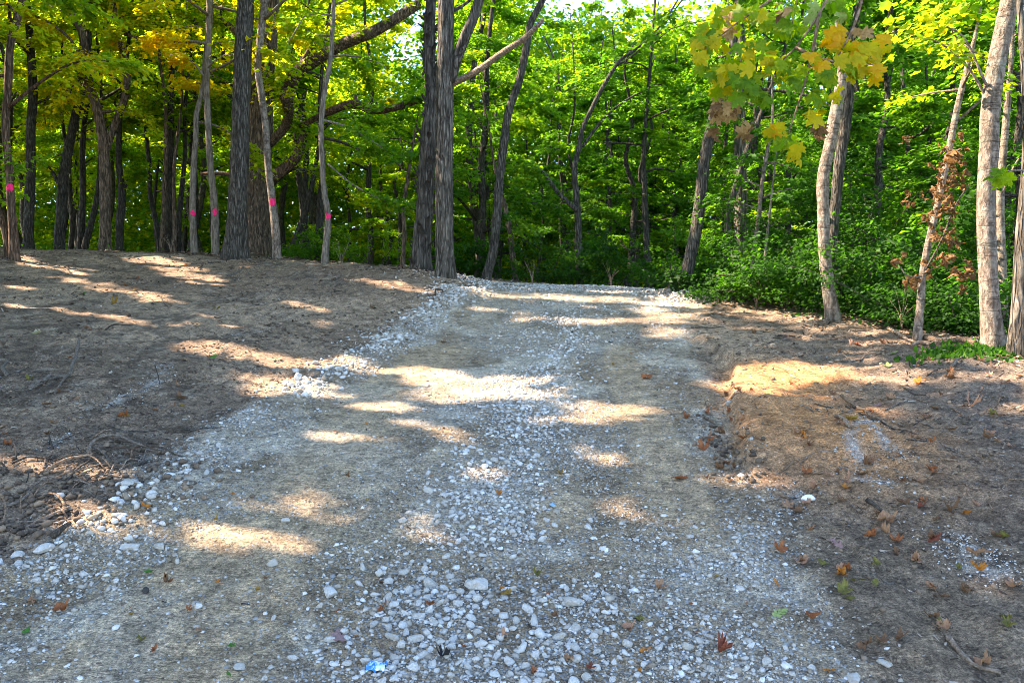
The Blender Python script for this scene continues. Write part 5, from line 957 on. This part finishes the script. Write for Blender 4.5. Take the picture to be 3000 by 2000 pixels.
stick([(2160, 882), (2175, 862), (2205, 858), (2240, 868)], .07, 'bark_deep', 'dark fallen root arching at the edge of the thicket', 'fallen_root', raise_=[0, .16, .12, 0])
stick([(2774, 1872), (2810, 1910), (2860, 1945), (2932, 1978)], .03, 'dead_wood', 'pale bent stick at the lower right corner')
stick([(2860, 1975), (2880, 1988), (2900, 1999)], .008, 'twig_dark', 'tiny dark twig under the pale bent stick')
stick([(2590, 1700), (2605, 1690), (2620, 1686)], .014, 'twig_grey', 'tiny grey twig right of the two orange leaves')
stick([(2025, 960), (2080, 962), (2120, 964)], .02, 'twig_dark', 'dark stick lying on the right edge of the upper gravel')
stick([(85, 1142), (120, 1128), (152, 1112), (190, 1116), (214, 1090), (233, 1046)], .055, 'twig_grey', 'bent grey branch with a raised end on the left bank', raise_=[0, .01, .03, .02, .06, .20], fork=[(.45, (160, 1160), .0), (.3, (60, 1148), .0)])
stick([(20, 1112), (10, 1090), (25, 1075)], .04, 'twig_grey', 'grey twig stub at the far left of the bank', raise_=[0, .02, .05])
stick([(310, 1246), (400, 1258), (480, 1260), (556, 1260)], .016, 'twig_dark', 'long straight dark twig across the lower left bank')
stick([(255, 1345), (278, 1327), (339, 1318), (424, 1320), (490, 1325)], .026, 'twig_grey', 'long arching grey twig on top of the brush pile', raise_=[0, .06, .09, .05, .01])
stick([(339, 1303), (424, 1320), (480, 1335), (538, 1355)], .022, 'twig_dark', 'dark twig crossing the arching grey twig of the brush pile', raise_=[.02, .07, .05, 0])
stick([(388, 1366), (415, 1347), (430, 1324)], .022, 'twig_grey', 'short grey twig hanging under the crossing twigs', raise_=[0, .01, .06])
stick([(120, 1399), (170, 1390), (214, 1378), (277, 1364)], .03, 'twig_tan', 'tan curved root in the middle of the brush pile', raise_=[0, .03, .05, .05], fork=[(.95, (310, 1395), .0), (.95, (272, 1345), .05)])
stick([(195, 1420), (240, 1390), (277, 1366)], .022, 'twig_dark', 'dark twig below the tan curved root', raise_=[0, .02, .03])
stick([(-5, 1468), (12, 1485), (17, 1503), (5, 1545)], .016, 'twig_tan', 'tan hooked twig at the left picture edge', raise_=[.05, .06, .04, 0])
stick([(12, 1482), (45, 1478), (85, 1463)], .03, 'twig_grey', 'grey stick beside the hooked twig at left', raise_=[0, .01, .03])
stick([(98, 1529), (154, 1515), (208, 1503)], .032, 'dead_wood', 'sunlit pale stick below the brush pile')
stick([(55, 1540), (95, 1537), (140, 1540)], .025, 'dead_wood', 'pale half buried stick left of the sunlit stick')
stick([(252, 1441), (304, 1450), (348, 1440)], .014, 'twig_tan', 'thin curved twig ending at the rounded grey rock')
stick([(155, 1609), (178, 1595), (206, 1575)], .045, 'twig_dark', 'thick dark broken branch near the sunlit earth at left')
stick([(320, 1553), (360, 1545), (400, 1534)], .014, 'twig_grey', 'thin grey twig above the large white block')
stick([(1792, 1424), (1815, 1415), (1840, 1406)], .014, 'twig_grey', 'grey twig on the gravel right of the sunlit spot')
stick([(1826, 1742), (1838, 1756), (1844, 1776)], .012, 'twig_grey', 'short grey twig on the lower gravel', fork=[(.1, (1812, 1722), .0)])
stick([(1842, 1722), (1858, 1730), (1876, 1740)], .010, 'twig_dark', 'thin dark twig above the short grey one on the gravel')
stick([(469, 874), (482, 890), (496, 906)], .02, 'twig_grey', 'short twig standing out of the upper left bank')
stick([(308, 965), (340, 958), (382, 957)], .026, 'twig_dark', 'dark short stick half way up the left bank')
stick([(945, 862), (970, 857), (1002, 858)], .025, 'twig_dark', 'black twig on the upper right of the left bank')
stick([(1275, 880), (1283, 862), (1310, 858)], .035, 'twig_dark', 'dark root end poking out beside the crest gravel', raise_=[.05, .06, .0])
stick([(455, 1100), (462, 1112), (468, 1126)], .014, 'twig_dark', 'tiny upright twig on the middle left bank', raise_=[.12, .05, 0])
stick([(680, 1082), (740, 1087), (800, 1088)], .016, 'dead_wood', 'thin pale twig in the sunlit earth left of the track')
stick([(1130, 790), (1190, 800), (1260, 812)], .02, 'dead_wood', 'pale root strand on the bank below the shaggy trunk')
stick([(1060, 815), (1130, 828), (1200, 846)], .018, 'twig_tan', 'tan root strand in the sun on the upper bank')
stick([(820, 770), (900, 778), (980, 782)], .022, 'twig_tan', 'tan root strand between the pink marked trees')
stick([(560, 775), (600, 770), (650, 772)], .02, 'twig_grey', 'grey root strand left of the big dark trunk foot')
stick([(70, 728), (95, 722), (118, 712)], .02, 'dead_wood', 'pale twig at the foot of the leaning marked tree', raise_=[0, .03, .1])
r = np.random.default_rng(64)
for zone, lab, grp, n, (x0, x1, y0, y1) in [('r', 'small twig lying on the bare earth of the right shoulder', 'small twigs on the right shoulder', 60, (2150, 2990, 935, 1500)), ('l', 'small twig lying on the bare earth of the left bank', 'small twigs on the left bank', 50, (10, 1150, 790, 1350)), ('b', 'small twig in the tangled brush pile at left', 'twigs of the brush pile', 60, (10, 420, 1290, 1560))]:
    for k in range(n):
        px, py = r.uniform(x0, x1), r.uniform(y0, y1); a = hit(px, py)[:2]
        if road_d(a[0], a[1]) > -.1: continue
        t = r.uniform(0, 3.14); L = r.uniform(.10, .34); b = a + np.array([math.cos(t), math.sin(t) * .8]) * L; c = (a + b) / 2 + r.normal(0, .02, 2); up_ = r.uniform(0, .06) if zone == 'b' else 0
        P = np.array([on_ground(a, .006), on_ground(c, .012 + up_), on_ground(b, .006 + up_ * r.random())]); w = r.uniform(.004, .010); P2, R2 = resample(P, [w, w * .8, w * .4], .05); NB[0] += 1; V_, Q_, T_ = tube(P2, R2, 6, None, 1)
        tag(link('twig', mesh_np('twig', V_ - P[0], [Q_, T_], M[['twig_dark', 'twig_grey', 'twig_tan', 'dead_wood'][int(r.integers(4))]], smooth=True), None, P[0]), lab, 'twig', grp)

# ------------------------------------------------------------------ fallen leaves
FLV = [('orange', 430, 1508, .085, 'orange curled leaf on the gravel below the rounded grey rock'), ('tan', 94, 1772, .08, 'tan curled leaf at the lower left edge'), ('rust', 178, 1789, .07, 'rust red curled leaf right of the tan one at lower left'), ('green', 435, 1676, .045, 'small bright green leaf above the black clod'), ('brown', 491, 1709, .06, 'dark brown leaf right of the black clod'), ('pink', 991, 1866, .085, 'large pinkish lobed leaf left of the rock cluster'),
       ('rust', 1263, 1772, .06, 'rust leaf standing upright in the rock cluster'), ('rust', 1120, 1787, .06, 'rust folded leaf at the left side of the rock cluster'), ('gold', 1482, 1740, .06, 'yellow green leaf lying right of the rock cluster'), ('olive', 1574, 1684, .05, 'olive leaf on the gravel above the yellow green one'), ('olive', 1870, 1813, .085, 'olive brown ribbed dead leaf on the lower right gravel'), ('tan', 1933, 1722, .07, 'tan leaf on gravel above the olive ribbed leaf'),
       ('peach', 1839, 1851, .06, 'reddish leaf just below the olive ribbed leaf'), ('orange', 1886, 1914, .055, 'small orange leaf at the lower right of the gravel'), ('tan', 1665, 1936, .05, 'tan heart shaped leaf at the lower edge of the gravel'), ('red', 1732, 1958, .05, 'dark red folded leaf right of the heart shaped leaf'), ('rust', 1562, 1972, .06, 'rust leaf between rocks at the bottom edge'), ('peach', 1473, 1874, .055, 'peach leaf on white rocks in the lower centre'), ('dark', 1301, 1925, .085, 'blackened wet leaf below the rock cluster'),
       ('orange', 2462, 1694, .075, 'bright orange cupped leaf on the right dirt'), ('peach', 2460, 1662, .055, 'smaller peach leaf just above the bright orange one'), ('olive', 2474, 1740, .085, 'olive green curled leaf below the bright orange one'), ('pale green', 2279, 1806, .085, 'flat pale green maple leaf at the right edge of the gravel'), ('rust', 2379, 1820, .08, 'rust folded leaf right of the pale green maple leaf'), ('red', 2117, 1915, .075, 'dark red torn leaf on the lower right gravel'), ('orange', 2423, 1980, .07, 'orange cupped leaf at the bottom edge right of the gravel'),
       ('orange', 2277, 1720, .055, 'orange brown leaf above the pale green maple leaf'), ('orange', 2865, 1657, .075, 'orange leaf on the chalky streak at right'), ('tan', 2732, 1717, .075, 'tan curled leaf left of the sunlit spot at lower right'), ('tan', 2598, 1512, .11, 'big curled tan leaf leaning on the dark stub'), ('red', 2696, 1478, .085, 'red brown leaf right of the big curled tan leaf'), ('orange', 2822, 1495, .08, 'orange brown curled leaf at the right side'), ('brown', 2784, 1500, .08, 'brown leaf touching the orange brown curled leaf'),
       ('tan', 2692, 1404, .10, 'large tan leaf half buried above the red brown leaf'), ('orange', 2353, 1307, .075, 'orange leaf in the middle of the ochre earth'), ('orange', 2478, 1432, .06, 'orange leaf at the lower end of the ochre earth'), ('gold', 2495, 1252, .09, 'dark gold cupped leaf by the broken stub'), ('red', 2511, 1005, .10, 'dark red leaf near the top of the right shoulder'), ('pale green', 2616, 1041, .10, 'pale yellow green leaf on the upper right shoulder'), ('pale green', 2600, 1081, .085, 'pale leaf just below the pale yellow green one'),
       ('peach', 2493, 1101, .12, 'wide peach leaf at the edge of the sunlit right shoulder'), ('orange', 2694, 1123, .10, 'orange leaf in the small sun streak at right'), ('brown', 2781, 1116, .10, 'brown leaf right of the small sun streak'), ('peach', 2864, 1147, .11, 'peach lobed leaf far right on the shoulder'), ('peach', 2846, 1189, .10, 'pinkish orange leaf below the peach lobed one'), ('pink', 2569, 1192, .08, 'pink leaf above the long curved stick'), ('peach', 2942, 1131, .12, 'tan pink leaf near the right edge'), ('olive', 2913, 1216, .09, 'olive leaf near the right edge'),
       ('rust', 2062, 1320, .10, 'rust crumpled leaf in the ditch under the right cut'), ('rust', 2013, 1226, .10, 'rust leaf on the right edge of the track'), ('rust', 1992, 1405, .10, 'rust leaf on gravel left of the white rock pair'), ('rust', 1894, 1108, .14, 'crumpled rust leaf cluster on the right of the track'), ('brown', 1301, 1003, .10, 'dark brown curled leaf alone on the upper track'), ('brown', 531, 1160, .13, 'brown crumpled leaf on the left bank'), ('pale', 109, 973, .11, 'pale yellow leaf on the dark left bank'), ('peach', 254, 956, .11, 'tan upright leaf on the left bank'),
       ('olive', 634, 914, .13, 'olive yellow leaf on the upper left bank'), ('pale', 694, 901, .11, 'pale leaf right of the olive yellow one on the bank'), ('green', 620, 1048, .13, 'green leaf above the sunlit earth left of the track'), ('gold', 335, 894, .11, 'gold leaf on the bank in the sun streak'), ('green', 241, 866, .11, 'small green sprig leaf on the upper left bank'), ('orange', 545, 772, .13, 'orange leaf near the feet of the pink marked pair'), ('rust', 362, 1222, .09, 'rust leaf on the lower left bank'), ('brown', 136, 1190, .08, 'brown leaf below the bent grey branch'), ('olive', 88, 1117, .10, 'olive brown leaf under the bent grey branch'),
       ('red', 2732, 1572, .09, 'red brown leaf on the dark earth above the chalky streak'), ('olive', 2942, 1566, .07, 'olive leaf beside the chalky streak at right'), ('pink', 2455, 1588, .085, 'flat pinkish brown leaf on the right dirt'), ('rust', 2284, 1615, .085, 'rust leaf pair at the right edge of the gravel'), ('tan', 2350, 1640, .06, 'tan leaf right of the rust pair'), ('orange', 678, 1457, .04, 'tiny orange leaf on the middle left track'), ('gold', 1645, 1387, .055, 'gold leaf below the sunlit spot on the track'), ('orange', 1464, 1446, .05, 'orange leaf among rocks in the centre of the track'), ('tan', 1114, 1702, .05, 'tan leaf above the rock cluster'),
       ('olive', 416, 1878, .05, 'olive leaf on the lower left gravel'), ('green', 678, 1896, .04, 'bright green oval leaf on the lower left gravel'), ('green', 75, 1858, .05, 'green oval leaf near the left edge'), ('green', 673, 1986, .04, 'green leaf at the bottom edge left of centre'), ('rust', 552, 1793, .035, 'small rust leaf in the lower left'), ('rust', 449, 1910, .04, 'rust leaf right of the olive leaf at lower left'), ('tan', 2308, 1468, .07, 'tan scrap of leaf left of the white litter')]
leafm = {}
def fallen(col, px, py, s, label, k, group=None):
    ol = ('oval' if col in ('green', 'pale', 'olive') and k % 3 else ('oak' if k % 3 == 1 else 'maple')); curl = [.5, 1.0, 1.6, .8, 1.9][k % 5] * (.35 if col in ('pale green', 'green', 'pink', 'pale') else 1); key = (col, ol, k % 5)
    if key not in leafm: leafm[key] = leaf_mesh('fallen_leaf', {'oval': OVAL_OUT, 'oak': OAK_OUT, 'maple': MAPLE_OUT}[ol], M['fallen ' + col], curl, 800 + len(leafm))
    q = on_ground(hit(px, py)[:2], .012); o = link('fallen_leaf', leafm[key], None, q); rr = np.random.default_rng(int(px * 7 + py)); o.scale = (s, s, s); o.rotation_euler = (rr.normal(.15, .25), rr.normal(0, .25), rr.uniform(0, 6.3)); tag(o, label, 'leaf', group)
for k, (col, px, py, s, lab) in enumerate(FLV): fallen(col, px, py, s * 1.05, lab, k)
r = np.random.default_rng(3)
for lab, grp, n, (x0, x1, y0, y1), cols, want in [('dry brown leaf lying among others on the right dirt shoulder', 'dry leaves on the right shoulder', 85, (2200, 2995, 940, 1650), ['brown', 'rust', 'tan', 'peach', 'brown'], 0), ('small dry leaf scrap lying on the stones of the track', 'leaf scraps on the track', 55, (200, 2300, 1000, 1990), ['rust', 'orange', 'brown', 'tan', 'gold'], 1), ('dry leaf lying on the dark earth of the left bank', 'dry leaves on the left bank', 40, (10, 1200, 790, 1400), ['brown', 'tan', 'rust', 'gold'], 0), ('dry leaf lying on the lower right dirt', 'dry leaves on the lower right dirt', 26, (2350, 2990, 1600, 1990), ['brown', 'tan', 'rust', 'olive', 'brown'], 0), ('dead leaf caught in the ditch beside the right cut', 'leaves in the right ditch', 26, (2060, 2180, 1150, 1420), ['brown', 'rust', 'tan', 'brown'], 2)]:
    for k in range(n):
        px, py = r.uniform(x0, x1), r.uniform(y0, y1); q = hit(px, py); d = float(road_d(q[0], q[1]))
        if want == 1 and d < .1 or want == 0 and d > -.05: continue
        fallen(cols[int(r.integers(len(cols)))], px, py, (r.uniform(.02, .045) if want == 1 else r.uniform(.045, .085)), lab, int(r.integers(60)), grp)

# ------------------------------------------------------------------ litter
def scrap(px, py, sx, sy, mats, label, name, seed, crumple=.3):
    r = np.random.default_rng(seed); n = 9; g = np.linspace(-.5, .5, n); x, y = np.meshgrid(g, g); z = crumple * (fbm(x * 4 + seed, y * 4, 0, 3, seed) - .3) * (1 if crumple else 0) - .2 * crumple * (x * x + y * y)
    V = np.stack([x.ravel() * sx + r.normal(0, .03 * sx, n * n), y.ravel() * sy + r.normal(0, .03 * sy, n * n), z.ravel() * max(sx, sy)], 1); i = (np.arange(n - 1)[:, None] * n + np.arange(n - 1)[None]).ravel()
    me = mesh_np(name, V, [np.stack([i, i + 1, i + n + 1, i + n], 1)], mats); o = link(name, me, None, on_ground(hit(px, py)[:2], .014)); o.rotation_euler = (.15, 0, r.uniform(-.5, .5)); tag(o, label, 'litter'); s = o.modifiers.new('thick', 'SOLIDIFY'); s.thickness = .0015; return o
m, nt = nodes_of('printed_plastic'); v = coords(nt, (1, 1, 1)); n1 = noise(nt, v, 38, 3, .6)
finish(m, nt, ramp(nt, n1, [(.42, (.05, .24, .62)), (.50, (.30, .55, .85)), (.58, (.78, .85, .92))]), .35, n1, .3, .01)
scrap(1103, 1962, .085, .075, m, 'crumpled blue and white plastic wrapper among the rocks at the bottom', 'plastic_wrapper', 4, .55)
m2, nt = nodes_of('faded_blue'); finish(m2, nt, (.26, .42, .56), .5)
scrap(1619, 1480, .035, .06, m2, 'small faded blue scrap pressed into the gravel', 'blue_scrap', 6, .08)
# bent white fragment on the right earth
P = np.array([on_ground(hit(*p)[:2], .02 + b) for p, b in [((2354, 1461), 0), ((2362, 1457), .012), ((2372, 1457), .012), ((2382, 1463), 0)]]); P2, R2 = resample(P, [.020, .022, .022, .018], .012); V_, Q_, T_ = tube(P2, R2, 10, None, 2); V_[:, 2] = P2[:, 2].mean() + (V_[:, 2] - P2[:, 2].mean()) * .8
tag(link('white_fragment', mesh_np('white_fragment', V_ - P[0], [Q_, T_], M['white_litter'], smooth=True), None, P[0]), 'bright white curved fragment lying on the right earth', 'litter')
# dry pale weeds at the thicket edge
for k, (px, py, lab) in enumerate([(2642, 968, 'bunch of dry pale weed stems left of the leaning sapling'), (1000, 765, 'dry arching grass stems right of the last pink marked tree'), (1960, 858, 'dry pale stems behind the gravel heap'), (500, 742, 'thin pale dry stems at the foot of the row of four'), (2215, 905, 'dry bare stems at the shrub edge right of the fallen root'), (1560, 838, 'dry bare stems left of the Y shaped tree'), (1790, 842, 'dry bare stems right of the Y shaped tree')]):
    r = np.random.default_rng(40 + k); p = hit(px, py)[:2]; foot = on_ground(p); root = empty('dry_weed', foot, lab, 'weed')
    for j in range(7):
        a = r.uniform(0, 6.3); q = np.array([foot, foot + [math.cos(a) * .05, math.sin(a) * .05, .25], foot + [math.cos(a) * .18, math.sin(a) * .18, r.uniform(.35, .6)]]); limb('stem', root, q, [.005, .004, .002], 'dead_wood', .08, 5, None, foot)

print('objects', len(bpy.data.objects), 'triangles in mesh data', sum(sum(max(len(p.vertices) - 2, 0) for p in me.polygons) if len(me.polygons) < 2000 else int(len(me.loops) - 2 * len(me.polygons)) for me in bpy.data.meshes))
